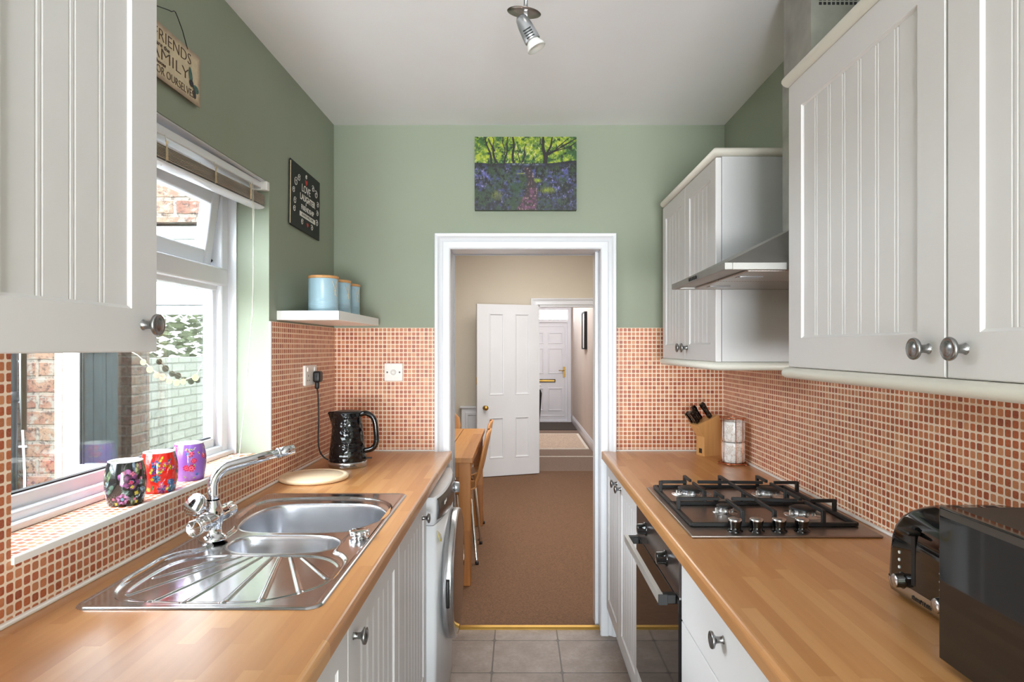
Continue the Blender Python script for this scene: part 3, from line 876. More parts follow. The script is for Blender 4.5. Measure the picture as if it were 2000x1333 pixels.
# ------------------------------------------------------------------ dining furniture
tb = thing('dining_table', 'oak dining table with square legs seen through the doorway', 'table', (-0.70, 4.5, 0.004))
tx0, tx1, ty0, ty1, tz = -1.12, -0.272, 3.78, 5.16, 0.77
mb = MB()
nb = 6
mb.box(tx0, tx1 - 0.17, ty0 + 0.002, ty0 + 0.085, tz - 0.032, tz, 0.002)
mb.box(tx0, tx1 - 0.17, ty1 - 0.085, ty1 - 0.002, tz - 0.032, tz, 0.002)
mb.box(tx1 - 0.168, tx1, ty0, ty1, tz - 0.032, tz, 0.003)
w = (tx1 - 0.17 - tx0) / 4
for k in range(4): mb.box(tx0 + k * w, tx0 + (k + 1) * w - 0.0015, ty0 + 0.087, ty1 - 0.087, tz - 0.032, tz, 0.0015)
put('table_top', mb, M['oak'], tb)
mb = MB()
mb.box(tx0 + 0.03, tx1 - 0.03, ty0 + 0.03, ty0 + 0.05, tz - 0.12, tz - 0.032); mb.box(tx0 + 0.03, tx1 - 0.03, ty1 - 0.05, ty1 - 0.03, tz - 0.12, tz - 0.032)
mb.box(tx0 + 0.03, tx0 + 0.05, ty0 + 0.05, ty1 - 0.05, tz - 0.12, tz - 0.032); mb.box(tx1 - 0.05, tx1 - 0.03, ty0 + 0.05, ty1 - 0.05, tz - 0.12, tz - 0.032)
put('apron', mb, M['oakv'], tb)
for x, y in ((tx0 + 0.02, ty0 + 0.02), (tx1 - 0.085, ty0 + 0.02), (tx0 + 0.02, ty1 - 0.085), (tx1 - 0.085, ty1 - 0.085)):
    mb = MB(); mb.box(x, x + 0.07, y, y + 0.07, 0.004, tz - 0.032, 0.003); put('leg', mb, M['oakv'], tb)

def make_chair(loc, rz, label):
    t = thing('dining_chair', label, 'chair', loc, 'bent plywood chairs round the dining table')
    P = []
    path = [(-0.21, 0.435, 0.17), (-0.19, 0.452, 0.185), (-0.10, 0.452, 0.20), (0.0, 0.445, 0.20), (0.08, 0.445, 0.19), (0.14, 0.452, 0.15), (0.18, 0.475, 0.105), (0.20, 0.52, 0.095), (0.22, 0.58, 0.14), (0.238, 0.65, 0.175), (0.255, 0.73, 0.19), (0.27, 0.80, 0.175), (0.278, 0.845, 0.13), (0.28, 0.86, 0.07)]
    for x, z, w in path:
        row = []
        for k in range(13):
            s = -1 + 2 * k / 12
            cx = 0.022 * s * s * (1 if z > 0.5 else 0); cz = 0.012 * s * s * (1 if z < 0.47 else 0)
            row.append((x - cx, w * s, z + cz))
        P.append(row)
    mb = MB(); mb.grid(P)
    M0 = Matrix.Translation(loc)
    mb.move(M0)
    o = put('seat_shell', mb, M['ply'], t)
    sm = o.modifiers.new('thick', 'SOLIDIFY'); sm.thickness = 0.011
    for sx, sy in ((-1, -1), (-1, 1), (1, -1), (1, 1)):
        mb = MB(); mb.tube([(sx * 0.03, sy * 0.03, 0.425), (sx * 0.12, sy * 0.13, 0.43), (sx * 0.15, sy * 0.165, 0.41), (sx * 0.19, sy * 0.215, 0.03), (sx * 0.193, sy * 0.22, 0.004)], 0.009, 10)
        mb.move(M0); lg = put('leg', mb, M['chrome'], t)
        mb = MB(); mb.tube([(sx * 0.1925, sy * 0.219, 0.002), (sx * 0.1925, sy * 0.219, 0.02)], 0.012, 10); mb.move(M0); put('foot_cap', mb, M['blackmat'], lg)
    t.rotation_euler = (0, 0, rz)
    return t
c0 = make_chair((-0.465, 4.40, 0.0), 0.0, 'plywood chair with chrome legs on the open side of the table, nearest the kitchen')
c0.location.z = 0.004
c1 = dup(c0, (-0.475, 4.93, 0.004), 'plywood chair on the open side of the table, directly behind the nearest chair')
c2 = dup(c0, (-0.70, 5.42, 0.004), 'plywood chair at the far end of the table, its curved top beside the door frame', rz=math.pi / 2)
# ------------------------------------------------------------------ cabinet parts
def knob_mesh(mb, p, sgn, s=1.0):
    Mx = Matrix.Translation(p) @ Matrix.Rotation(sgn * math.pi / 2, 4, 'Y') @ Matrix.Scale(s, 4)
    Mx = Mx @ Matrix.Scale(1.06, 4)
    mb.lathe([(0.0085, 0), (0.007, 0.002), (0.0062, 0.008), (0.0068, 0.0145), (0.012, 0.0185), (0.0165, 0.0205), (0.0172, 0.023), (0.0165, 0.0255), (0.0145, 0.0262), (0.0138, 0.0254), (0.010, 0.0275), (0.005, 0.0288), (0, 0.029)], Mx, 28)

def cab_door(parent, x, sgn, y0, y1, z0, z1, knob=None, st=0.07, panel=True, name='door', pitch=0.0585):
    mb = MB()
    X = lambda d: x - sgn * d
    c = 0.002
    def ring(d, a): return [(X(d), y0 + a, z0 + a), (X(d), y1 - a, z0 + a), (X(d), y1 - a, z1 - a), (X(d), y0 + a, z1 - a)]
    if panel:
        rings = [ring(0.019, 0), ring(c, 0), ring(0, c), ring(0, st), ring(0.0020, st + 0.001), ring(0.0050, st + 0.005)]
        mb.grid(rings, smooth=False, closed_u=True)
        a, b = y0 + st + 0.005, y1 - st - 0.005
        n = max(1, round((b - a) / pitch)); pt = (b - a) / n
        prof = [(a, 0.0050)]
        for k in range(1, n):
            m = a + k * pt
            for o, d in ((-0.0075, 0), (-0.005, 0.0012), (-0.0025, 0), (0.0025, 0), (0.005, 0.0012), (0.0075, 0)):
                prof.append((m + o, 0.0050 + d))
        prof.append((b, 0.0050))
        zz0, zz1 = z0 + st + 0.005, z1 - st - 0.005
        mb.grid([[(X(d), y, zz0) for y, d in prof], [(X(d), y, zz1) for y, d in prof]], smooth=False)
        mb.face(ring(0.019, 0)[::-1])
    else:
        lo, hi = sorted((x, x - sgn * 0.019)); mb.box(lo, hi, y0, y1, z0, z1, c)
    bmesh.ops.recalc_face_normals(mb.bm, faces=list(mb.bm.faces))
    d = put(name, mb, M['cab'], parent)
    if knob:
        mb = MB(); knob_mesh(mb, (x, knob[0], knob[1]), sgn); put('knob', mb, M['pewter'], d)
    return d

def carcass(parent, xa, xb, y0, y1, z0, z1, name='body'):
    mb = MB(); t = 0.016
    mb.box(xa, xb, y0, y0 + t, z0, z1, 0.001); mb.box(xa, xb, y1 - t, y1, z0, z1, 0.001)
    mb.box(xa, xb, y0 + t, y1 - t, z0, z0 + t)
    return put(name, mb, M['cabin'], parent)

# ---- left upper cabinet (depth from the skewed wall)
XF = LW
t = thing('wall_cabinet', 'wall cabinet with a single visible door at the left, beside the window', 'cabinet', (-0.75, 0.9, 1.413))
mb = MB(); mb.box(-0.915, -0.605, 0.32, 1.099, 1.415, 2.13, 0.001); put('body', mb, M['cabin'], t)
cab_door(t, -0.585, 1, 0.705, 1.10, 1.413, 2.13, (1.060, 1.458))
cab_door(t, -0.585, 1, 0.32, 0.702, 1.413, 2.13, None)
XF = Matrix.Identity(4)

# ---- right upper cabinets
def cornice(mb, y0, y1, xf, z0, h, proud, ends):
    """half-round moulding along the front and a return at the given end"""
    def prof(n=7):
        return [(math.sin(math.pi * k / n) * proud * 0.9 + 0.0, z0 + h * (1 - math.cos(math.pi * k / n)) / 2) for k in range(n + 1)]
    pr = prof()
    path = []
    yn, yf = y0, y1
    if 'near' in ends: path.append(('n', RX - 0.008))
    rows = []
    def row(x, y, dx, dy): return [(x + dx * o, y + dy * o, z) for o, z in pr]
    if 'near' in ends: rows.append(row(RX - 0.008, yn, 0, -1))
    rows.append(row(xf, yn, -1, -1 if 'near' in ends else 0))
    rows.append(row(xf, yf, -1, 1 if 'far' in ends else 0))
    if 'far' in ends: rows.append(row(RX - 0.008, yf, 0, 1))
    mb.grid(rows, smooth=True)
    for z in (z0, z0 + h): mb.box(xf, RX - 0.008, yn, yf, z - 0.0005 if z > z0 else z, z + 0.0005 if z == z0 else z)
    # end caps
    for r in (rows[0], rows[-1]):
        if len(rows) > 0: mb.face(r)
    bmesh.ops.recalc_face_normals(mb.bm, faces=list(mb.bm.faces))

DXF = 0.668
t = thing('wall_cabinet', 'large twin-door wall cabinet nearest the camera on the right', 'cabinet', (0.85, 1.0, 1.372))
mb = MB(); mb.box(DXF + 0.02, RX - 0.007, 0.40, 1.583, 1.373, 2.062, 0.001); put('body', mb, M['cabin'], t)
cab_door(t, DXF, -1, 1.0025, 1.584, 1.373, 2.066, (1.043, 1.4185))
cab_door(t, DXF, -1, 0.40, 0.9975, 1.373, 2.066, (0.957, 1.4185))
mb = MB(); cornice(mb, 0.40, 1.59, DXF + 0.004, 2.066, 0.028, 0.022, ()); put('cornice', mb, M['rail'], t)
mb = MB(); cornice(mb, 0.40, 1.59, DXF + 0.004, 1.345, 0.027, 0.022, ()); put('pelmet', mb, M['rail'], t)
t = thing('wall_cabinet', 'smaller twin-door wall cabinet on the right beyond the cooker hood', 'cabinet', (0.85, 2.56, 1.372))
mb = MB(); mb.box(DXF + 0.021, RX - 0.007, 2.17, 2.965, 1.373, 2.07, 0.001); put('body', mb, M['cabin'], t)
cab_door(t, DXF, -1, 2.17, 2.5675, 1.373, 2.066, (2.535, 1.4205), st=0.06)
cab_door(t, DXF, -1, 2.5705, 2.965, 1.373, 2.066, (2.605, 1.4205), st=0.06)
mb = MB(); cornice(mb, 2.175, 2.965, DXF + 0.006, 2.070, 0.030, 0.020, ('near',)); put('cornice', mb, M['rail'], t)
mb = MB(); cornice(mb, 2.175, 2.965, DXF + 0.006, 1.343, 0.030, 0.020, ('near',)); put('pelmet', mb, M['rail'], t)

# ---- cooker hood
hd = thing('cooker_hood', 'stainless steel chimney cooker hood above the gas hob', 'cooker hood', (0.77, 1.88, 1.617))
hx0, hx1, hy0, hy1 = 0.516, RX - 0.007, 1.602, 2.158
mb = MB()
mb.box(hx0, hx0 + 0.02, hy0, hy1, 1.6165, 1.6345, 0.001)
mb.box(hx0 + 0.02, hx1, hy0, hy0 + 0.02, 1.6165, 1.6345, 0.001); mb.box(hx0 + 0.02, hx1, hy1 - 0.02, hy1, 1.6165, 1.6345, 0.001)
mb.box(hx0 + 0.02, hx1, hy0 + 0.02, hy1 - 0.02, 1.622, 1.634)
cx0, cy0, cy1, cz = 0.815, 1.784, 1.966, 1.776
b = [(hx0 + 0.004, hy0 + 0.003, 1.634), (hx1, hy0 + 0.003, 1.634), (hx1, hy1 - 0.003, 1.634), (hx0 + 0.004, hy1 - 0.003, 1.634)]
tp = [(cx0 - 0.004, cy0 - 0.004, cz), (hx1, cy0 - 0.004, cz), (hx1, cy1 + 0.004, cz), (cx0 - 0.004, cy1 + 0.004, cz)]
mb.grid([b, tp], smooth=False, closed_u=True)
bmesh.ops.recalc_face_normals(mb.bm, faces=list(mb.bm.faces))
put('canopy', mb, M['hoodsteel'], hd)
mb = MB(); mb.box(hx0 + 0.07, hx1 - 0.03, hy0 + 0.035, (hy0 + hy1) / 2 - 0.003, 1.6155, 1.6225, 0.002); mb.box(hx0 + 0.07, hx1 - 0.03, (hy0 + hy1) / 2 + 0.003, hy1 - 0.035, 1.6155, 1.6225, 0.002)
def meshfilter():
    m, nt, b = newmat('aluminium_mesh_filter')
    uv = N(nt, 'ShaderNodeUVMap'); uv.uv_map = 'UVMap'
    f, c = grid_fac(nt, uv.outputs[0], 0.008, 0.28, 0.12, 1.0)
    L(nt, mixc(nt, f, (196, 190, 184), (110, 104, 100)), b.inputs['Base Color']); b.inputs['Metallic'].default_value = 0.8; b.inputs['Roughness'].default_value = 0.35
    return m
M['filter'] = meshfilter()
put('grease_filter', mb, M['filter'], hd)
for y in (1.76, 2.03):
    mb = MB(); mb.box(hx0 + 0.085, hx0 + 0.15, y - 0.02, y + 0.02, 1.612, 1.6165, 0.002); put('filter_latch', mb, M['silver'], hd)
for k in range(5):
    mb = MB(); mb.cyl((hx0 + 0.002, 1.86 + k * 0.017, 1.6255), (hx0 - 0.004, 1.86 + k * 0.017, 1.6255), 0.005, seg=12); put('control_button', mb, M['blackmat'], hd)
mb = MB(); mb.box(cx0 - 0.003, hx1, cy0 - 0.003, cy1 + 0.003, 1.774, 2.23); put('lower_duct', mb, M['duct'], hd)
mb = MB(); mb.box(cx0, hx1, cy0, cy1, 2.229, CZ - 0.001)
up = put('upper_duct', mb, M['duct'], hd)
mb = MB()
for i in range(9):
    for j in range(5):
        x = cx0 + 0.022 + i * 0.0122; z = 2.377 + j * 0.0122
        mb.box(x, x + 0.008, cy0 - 0.0008, cy0 + 0.001, z, z + 0.008)
put('vent_grille', mb, M['black'], up)

# ------------------------------------------------------------------ worktops and base units
WT, WB = 0.91, 0.872
def wt_profile(xe, sgn, xw):
    """cross-section from wall edge to rounded front edge; sgn = direction of the front"""
    r = 0.012
    pts = [(xw, WB), (xw, WT)]
    for k in range(6):
        a = math.pi / 2 * k / 5
        pts.append((xe - sgn * r + sgn * r * math.sin(a), WT - r + r * math.cos(a)))
    for k in range(4):
        a = math.pi / 2 * k / 3
        pts.append((xe - sgn * 0.006 + sgn * 0.006 * math.cos(a), WB + 0.006 - 0.006 * math.sin(a)))
    return pts
LXE = -0.329
mb = MB()
# front strip, back strip and both ends leave a hole under the sink
mb.prism(wt_profile(LXE, 1, -0.41), 'Y', 0.45, 3.145, smooth=False)
mb.box(-0.955, -0.41, 0.45, 1.27, WB, WT)
mb.box(-0.925, -0.41, 2.205, 3.166, WB, WT)
mb.box(-0.94, -0.855, 1.27, 2.205, WB, WT)
# rounded far corner
wlw = tag(put('worktop', mb, M['worktop'], nocenter=True), 'beech-block worktop along the left wall holding the steel sink', 'worktop')
wlw.location = (0, 0, 0)
mb = MB(); mb.prism([(LXE - 0.03, 3.145), (LXE, 3.145), (LXE - 0.003, 3.157), (LXE - 0.012, 3.165), (LXE - 0.03, 3.168)], 'Z', WB, WT); put('corner', mb, M['worktop'], wlw)
RXE = 0.408
mb = MB(); mb.prism(wt_profile(RXE, -1, RX - 0.002), 'Y', 0.45, 3.15, smooth=False)
mb.prism([(RXE + 0.03, 3.15), (RXE, 3.15), (RXE + 0.003, 3.160), (RXE + 0.012, 3.166), (RXE + 0.03, 3.168), (RX - 0.002, 3.168), (RX - 0.002, 3.15)], 'Z', WB, WT)
tag(put('worktop', mb, M['worktop'], nocenter=True), 'beech-block worktop along the right wall holding the gas hob', 'worktop')

LF, RF = -0.347, 0.430
ZB = 0.15
t = thing('base_cabinet', 'white grooved base cabinet below the sink with two doors', 'cabinet', (-0.64, 1.85, 0))
carcass(t, -0.88, LF - 0.02, 1.30, 2.405, ZB, WB - 0.001)
cab_door(t, LF, 1, 1.8555, 2.404, ZB, 0.866, (2.30, 0.808), st=0.065)
cab_door(t, LF, 1, 1.302, 1.8525, ZB, 0.866, (1.345, 0.815), st=0.065)
mb = MB(); mb.box(LF - 0.07, LF - 0.055, 1.30, 2.405, 0, ZB - 0.002); put('plinth', mb, M['plinth'], t)
t = thing('base_cabinet', 'white grooved base cabinet at the near left end of the worktop', 'cabinet', (-0.64, 0.9, 0))
carcass(t, -0.88, LF - 0.02, 0.5, 1.298, ZB, WB - 0.001)
cab_door(t, LF, 1, 0.902, 1.297, ZB, 0.866, None, st=0.065)
cab_door(t, LF, 1, 0.502, 0.898, ZB, 0.866, None, st=0.065)
mb = MB(); mb.box(LF - 0.07, LF - 0.055, 0.5, 1.298, 0, ZB - 0.002); put('plinth', mb, M['plinth'], t)

t = thing('base_cabinet', 'white grooved base cabinet on the right next to the doorway', 'cabinet', (0.72, 2.7, 0))
carcass(t, RF + 0.02, RX - 0.03, 2.30, 3.13, ZB, WB - 0.001)
cab_door(t, RF, -1, 2.745, 3.125, ZB, 0.866, (2.80, 0.826), st=0.06, pitch=0.05)
cab_door(t, RF, -1, 2.305, 2.741, ZB, 0.866, (2.69, 0.826), st=0.06, pitch=0.05)
mb = MB(); mb.box(RF + 0.048, RF + 0.063, 2.30, 3.13, 0, ZB - 0.002); put('plinth', mb, M['plinth'], t)
t = thing('drawer_cabinet', 'plain white drawer cabinet on the right, nearer than the oven', 'cabinet', (0.72, 1.35, 0))
carcass(t, RF + 0.02, RX - 0.03, 0.99, 1.692, ZB, WB - 0.001)
for (z0, z1, kz) in ((0.703, 0.866, 0.806), (0.43, 0.699, 0.565), (ZB, 0.426, 0.29)):
    cab_door(t, RF, -1, 0.992, 1.690, z0, z1, (1.345, kz), panel=False, name='drawer')
mb = MB(); mb.box(RF + 0.048, RF + 0.063, 0.99, 1.692, 0, ZB - 0.002); put('plinth', mb, M['plinth'], t)
t = thing('base_cabinet', 'white grooved base cabinet at the near right end of the worktop', 'cabinet', (0.72, 0.75, 0))
carcass(t, RF + 0.02, RX - 0.03, 0.5, 0.988, ZB, WB - 0.001)
cab_door(t, RF, -1, 0.502, 0.987, ZB, 0.866, None, st=0.065)
mb = MB(); mb.box(RF + 0.048, RF + 0.063, 0.5, 0.988, 0, ZB - 0.002); put('plinth', mb, M['plinth'], t)

# ---- built-in oven
t = thing('oven', 'black built-in electric oven with a steel bar handle under the hob', 'oven', (0.7, 2.0, 0.27))
oy0, oy1 = 1.694, 2.301
mb = MB(); mb.box(RF + 0.02, RX - 0.05, oy0 + 0.012, oy1 - 0.012, 0.272, 0.85); put('body', mb, M['blackmat'], t)
mb = MB(); mb.box(RF - 0.006, RF + 0.02, oy0, oy1, 0.758, 0.868, 0.0006); cp = put('control_panel', mb, M['wmdark'], t)
mb = MB(); mb.box(RF - 0.007, RF + 0.02, oy0, oy1, 0.272, 0.750, 0.0006); dr = put('oven_door', mb, M['ovenglass'], t)
mb = MB(); mb.box(RF - 0.004, RF + 0.015, oy0 + 0.002, oy1 - 0.002, 0.751, 0.757); put('trim_strip', mb, M['steel'], t)
for y in (2.14, 1.845):
    mb = MB()
    Mx = Matrix.Translation((RF - 0.006, y, 0.814)) @ Matrix.Rotation(-math.pi / 2, 4, 'Y')
    mb.lathe([(0.023, 0), (0.023, 0.004), (0.0185, 0.006), (0.0175, 0.026), (0.0155, 0.028), (0, 0.028)], Mx, 28)
    mb.box(RF - 0.0352, RF - 0.033, y - 0.0015, y + 0.0015, 0.814, 0.829)
    put('control_knob', mb, M['blackgloss'], t)
mb = MB(); mb.prism([(0.375, 0.733), (0.388, 0.730), (0.388, 0.757), (0.375, 0.757)], 'Y', oy0 + 0.025, oy1 - 0.03); h = put('handle', mb, M['barsteel'], dr)
for ya, yb in ((oy0 + 0.025, oy0 + 0.05), (oy1 - 0.055, oy1 - 0.03)):
    mb = MB(); mb.box(0.388, RF - 0.007, ya, yb, 0.731, 0.756, 0.002); put('handle_bracket', mb, M['blackmat'], h)
mb = MB(); mb.box(0.3745, 0.40, oy0 + 0.022, oy0 + 0.0255, 0.729, 0.758, 0.001); put('end_cap', mb, M['blackmat'], h)
mb = MB(); mb.box(RF, RF + 0.019, oy0, oy1, ZB, 0.268, 0.002); put('filler_panel', mb, M['cab'], t)
mb = MB(); mb.box(RF + 0.048, RF + 0.063, oy0, oy1, 0, ZB - 0.002); put('plinth', mb, M['plinth'], t)

# ------------------------------------------------------------------ washing machine
t = thing('washing_machine', 'white washing machine with a dark round door at the end of the left worktop', 'washing machine', (-0.6, 2.72, 0))
wy0, wy1 = 2.412, 3.02
mb = MB()
# body with a bowed front
n = 14
def bow(y): s = (y - (wy0 + wy1) / 2) / ((wy1 - wy0) / 2); return -0.322 + 0.030 * (1 - abs(s) ** 2.6)
outl = [(-0.87, wy0), ] + [(bow(wy0 + (wy1 - wy0) * k / n), wy0 + (wy1 - wy0) * k / n) for k in range(n + 1)] + [(-0.87, wy1)]
mb.prism(outl, 'Z', 0.012, 0.748, smooth=True)
mb.prism(outl, 'Z', 0.7505, 0.855, smooth=True)
put('body', mb, M['wmwhite'], t)
mb = MB()
P = []
for k in range(13):
    y = wy0 + 0.035 + 0.55 * k / 12
    tp = 0.842; bt = 0.762 - 0.018 * math.sin(math.pi * k / 12)
    P.append([(bow(y) + 0.001, y, bt), (bow(y) + 0.008 , y, bt + 0.012), (bow(y) + 0.010, y, (tp + bt) / 2), (bow(y) + 0.005, y, tp - 0.006), (bow(y) + 0.001, y, tp)])
mb.grid(P); fas = put('control_fascia', mb, M['wmdark'], t)
text_mesh('Hotpoint', 0.02, Matrix.Translation((bow(2.53) + 0.0115, 2.53, 0.815)) @ Matrix.Rotation(math.pi / 2, 4, 'Z') @ Matrix.Rotation(math.pi / 2, 4, 'X'), M['white'], fas, depth=0.0004)
mb = MB(); mb.cyl((bow(2.86) + 0.004, 2.86, 0.798), (bow(2.86) + 0.032, 2.86, 0.798), 0.026, 0.023, 26, 0.003); put('program_dial', mb, M['silver'], t)
Mx = Matrix.Translation((-0.298, 2.735, 0.468)) @ Matrix.Rotation(math.pi / 2, 4, 'Y')
mb = MB(); mb.lathe([(0.258, 0.0), (0.264, 0.008), (0.264, 0.036), (0.259, 0.043), (0.250, 0.045), (0.246, 0.043)], Mx, 64); dr = put('door', mb, M['steel'], t)
mb = MB(); mb.lathe([(0.247, 0.043), (0.22, 0.046), (0.12, 0.049), (0, 0.050)], Mx, 64); put('door_glass', mb, M['doorglass'], dr)
mb = MB()
P = []
for k in range(9):
    a = math.radians(168 + 24 * k / 8)
    P.append((-0.298 + 0.024, 2.735 + 0.262 * math.cos(a), 0.468 + 0.262 * math.sin(a)))
mb.tube(P, 0.008, 8); put('door_handle', mb, M['blackmat'], dr)
mb = MB(); mb.lathe([(0.030, 0), (0.030, 0.001), (0.019, 0.001)], Matrix.Translation((bow(2.475) + 0.001, 2.475, 0.70)) @ Matrix.Rotation(math.radians(74), 4, 'Y'), 24)
M['yellow'] = mat('yellow_sticker', (222, 206, 120), 0.5)
st = put('energy_sticker', mb, M['yellow'], t)
mb = MB(); mb.lathe([(0.018, 0.0012), (0, 0.0012)], Matrix.Translation((bow(2.475) + 0.001, 2.475, 0.70)) @ Matrix.Rotation(math.radians(74), 4, 'Y'), 24); put('sticker_centre', mb, M['whiteplastic'], st)
for y in (2.46, 2.97):
    for x in (-0.82, -0.36): 
        mb = MB(); mb.cyl((x, y, 0), (x, y, 0.013), 0.018, seg=12); put('foot', mb, M['blackmat'], t)

# ------------------------------------------------------------------ gas hob
hb = thing('gas_hob', 'four-burner stainless steel gas hob with black cast-iron grates', 'hob', (0.72, 2.015, WT))
hx0, hx1, hy0, hy1 = 0.463, 0.977, 1.712, 2.318
mb = MB()
mb.box(hx0, hx1, hy0, hy1, WT, WT + 0.007, 0.003)
# recessed-looking tray: raised rim following the edge of the burner field
put('base_plate', mb, M['hobsteel'], hb)
z0 = WT + 0.007
zt = z0 + 0.046
burners = [(0.595, 2.20, 0.044, 'far left'), (0.855, 2.19, 0.036, ''), (0.630, 1.955, 0.024, ''), (0.858, 1.93, 0.036, '')]
for bx, by, r, _ in burners:
    mb = MB()
    mb.lathe([(r * 1.55, 0), (r * 1.5, 0.002), (r * 1.0, 0.003), (r * 0.96, 0.014), (r * 1.05, 0.018)], Matrix.Translation((bx, by, z0)), 36)
    for k in range(16):
        a = 2 * math.pi * k / 16
        mb.box(-0.0008, 0.0008, -0.001, 0.001, 0.004, 0.015, mat=Matrix.Translation((bx, by, z0)) @ Matrix.Rotation(a, 4, 'Z') @ Matrix.Translation((r * 1.0, 0, 0)))
    bo = put('burner', mb, M['steel'], hb)
    mb = MB(); mb.lathe([(r * 1.06, 0.018), (r * 1.08, 0.021), (r * 0.95, 0.0235), (0, 0.0245)], Matrix.Translation((bx, by, z0)), 36); put('burner_cap', mb, M['castiron'], bo)
    mb = MB(); mb.cyl((bx - r * 1.25, by - r * 0.3, z0), (bx - r * 1.25, by - r * 0.3, z0 + 0.016), 0.0022, seg=8); put('igniter', mb, M['whiteplastic'], bo)
# grates
g = 0.005
def bar(mb, p, q, w=0.0045, h=0.006):
    p, q = Vector(p), Vector(q)
    d = q - p; Ld = d.length
    R = d.to_track_quat('X', 'Z').to_matrix().to_4x4()
    mb.box(0, Ld, -w, w, -h, h, 0.0012, 1, mat=Matrix.Translation(p) @ R)
fx0, fx1, fy0, fy1 = 0.488, 0.952, 1.802, 2.294
ym = (fy0 + fy1) / 2; xm = (fx0 + fx1) / 2
for gi, (ya, yb) in enumerate(((fy0, ym - 0.002), (ym + 0.002, fy1))):
    gr = None
    mb = MB()
    for p, q in (((fx0, ya), (fx1, ya)), ((fx0, yb), (fx1, yb)), ((fx0, ya), (fx0, yb)), ((fx1, ya), (fx1, yb))):
        bar(mb, (p[0], p[1], z0 + 0.006), (q[0], q[1], z0 + 0.006), 0.006, 0.005)
    yc = (ya + yb) / 2
    bxs = [b for b in burners if ya < b[1] < yb]
    bxs.sort()
    # fingers: rise from the frame and run inwards over each burner
    def finger(ax, ay, bx, by):
        bar(mb, (ax, ay, z0 + 0.004), (ax, ay, zt), 0.0055, 0.0055)
        bar(mb, (ax, ay, zt - 0.004), (bx, by, zt - 0.004), 0.0045, 0.005)
    b1, b2 = bxs[0], bxs[1]
    finger(fx0, b1[1], b1[0] - 0.018, b1[1]); finger(fx1, b2[1], b2[0] + 0.018, b2[1])
    finger(b1[0], ya, b1[0], b1[1] - 0.018); finger(b1[0], yb, b1[0], b1[1] + 0.018)
    finger(b2[0], ya, b2[0], b2[1] - 0.018); finger(b2[0], yb, b2[0], b2[1] + 0.018)
    finger(xm, ya, xm, yc); finger(xm, yb, xm, yc)
    bar(mb, (b1[0] + 0.02, b1[1], zt - 0.004), (b2[0] - 0.02, b2[1], zt - 0.004), 0.0045, 0.005)
    put('grate', mb, M['castiron'], hb)
for k, u in enumerate((0.5935, 0.653, 0.715, 0.7775)):
    y = 1.757
    mb = MB()
    mb.lathe([(0.0215, 0), (0.0215, 0.003), (0.0165, 0.005), (0.0160, 0.012), (0.0180, 0.022), (0.0185, 0.030)], Matrix.Translation((u, y, z0)), 28)
    kb = put('control_knob', mb, M['blackgloss'], hb)
    mb = MB(); mb.lathe([(0.0186, 0.029), (0.0190, 0.033), (0.0165, 0.0355), (0, 0.036)], Matrix.Translation((u, y, z0)), 28); put('knob_cap', mb, M['steel'], kb)

# ------------------------------------------------------------------ sink
def atz(u, v, z):
    s = (v - 680) / (1.42 - z); return ((u - 1013) / s, FPX / s)
SZ = 0.914
big = [atz(u, v, SZ) for u, v in ((465, 1022), (484, 1005), (508, 993), (529, 986), (556, 981), (615, 979.3), (665, 979.2), (712, 979.8), (742, 985), (758, 995), (755, 1004), (742, 1014), (712, 1025), (692, 1032), (654, 1035), (600, 1036.5), (529, 1036), (484, 1034), (467, 1029))]
small = [atz(u, v, SZ) for u, v in ((439.5, 1065), (449, 1053), (469, 1044.6), (498, 1040.5), (556.5, 1039.5), (625, 1040), (654, 1044), (667.7, 1052.4), (661.8, 1061), (644, 1068), (615, 1074), (556.5, 1076), (488, 1076), (455, 1073.5))]
outer = [atz(u, v, SZ) for u, v in ((455, 1013), (474, 997), (508, 977), (556, 971.5), (640, 970), (712, 970.5), (751, 976), (769, 987), (761, 1003), (742, 1017), (712, 1028), (696, 1033), (681, 1045), (664, 1064), (655, 1076), (668, 1078), (681, 1090), (676, 1102), (650, 1137), (586, 1161), (540, 1172), (500, 1178), (387, 1180), (250, 1175), (222, 1172), (217, 1160), (226, 1145), (250, 1126), (296, 1100), (315, 1088), (352, 1075), (396, 1070), (430, 1049), (461, 1029))]
drain = [atz(u, v, SZ) for u, v in ((300, 1112), (345, 1090), (400, 1080), (470, 1078.5), (600, 1078.5), (640, 1084), (660, 1095), (664, 1105), (640, 1132), (580, 1152), (500, 1168), (380, 1171), (275, 1168), (246, 1164), (242, 1152), (262, 1136))]
def smoothpoly(P, it=2):
    P = [np.array(p) for p in P]
    for _ in range(it):
        Q = []
        n = len(P)
        for i in range(n):
            a, b = P[i], P[(i + 1) % n]
            Q += [a * 0.75 + b * 0.25, a * 0.25 + b * 0.75]
        P = Q
    return np.array(P)
def sdf(X, Y, P):
    d = np.full(X.shape, 1e9); ins = np.zeros(X.shape, bool)
    n = len(P)
    for i in range(n):
        a, b = P[i], P[(i + 1) % n]
        ex, ey = b - a
        wx, wy = X - a[0], Y - a[1]
        t = np.clip((wx * ex + wy * ey) / (ex * ex + ey * ey + 1e-12), 0, 1)
        d = np.minimum(d, (wx - ex * t) ** 2 + (wy - ey * t) ** 2)
        c = ((a[1] <= Y) & (b[1] > Y)) | ((b[1] <= Y) & (a[1] > Y))
        ins ^= c & (X < ex * (Y - a[1]) / (ey if abs(ey) > 1e-12 else 1e-12) + a[0])
    d = np.sqrt(d)
    return np.where(ins, -d, d)
def sst(x, a, b):
    t = np.clip((x - a) / (b - a), 0, 1); return t * t * (3 - 2 * t)
sx0, sx1, sy0, sy1 = -0.8755, -0.387, 1.243, 2.231
nx, ny = 230, 462
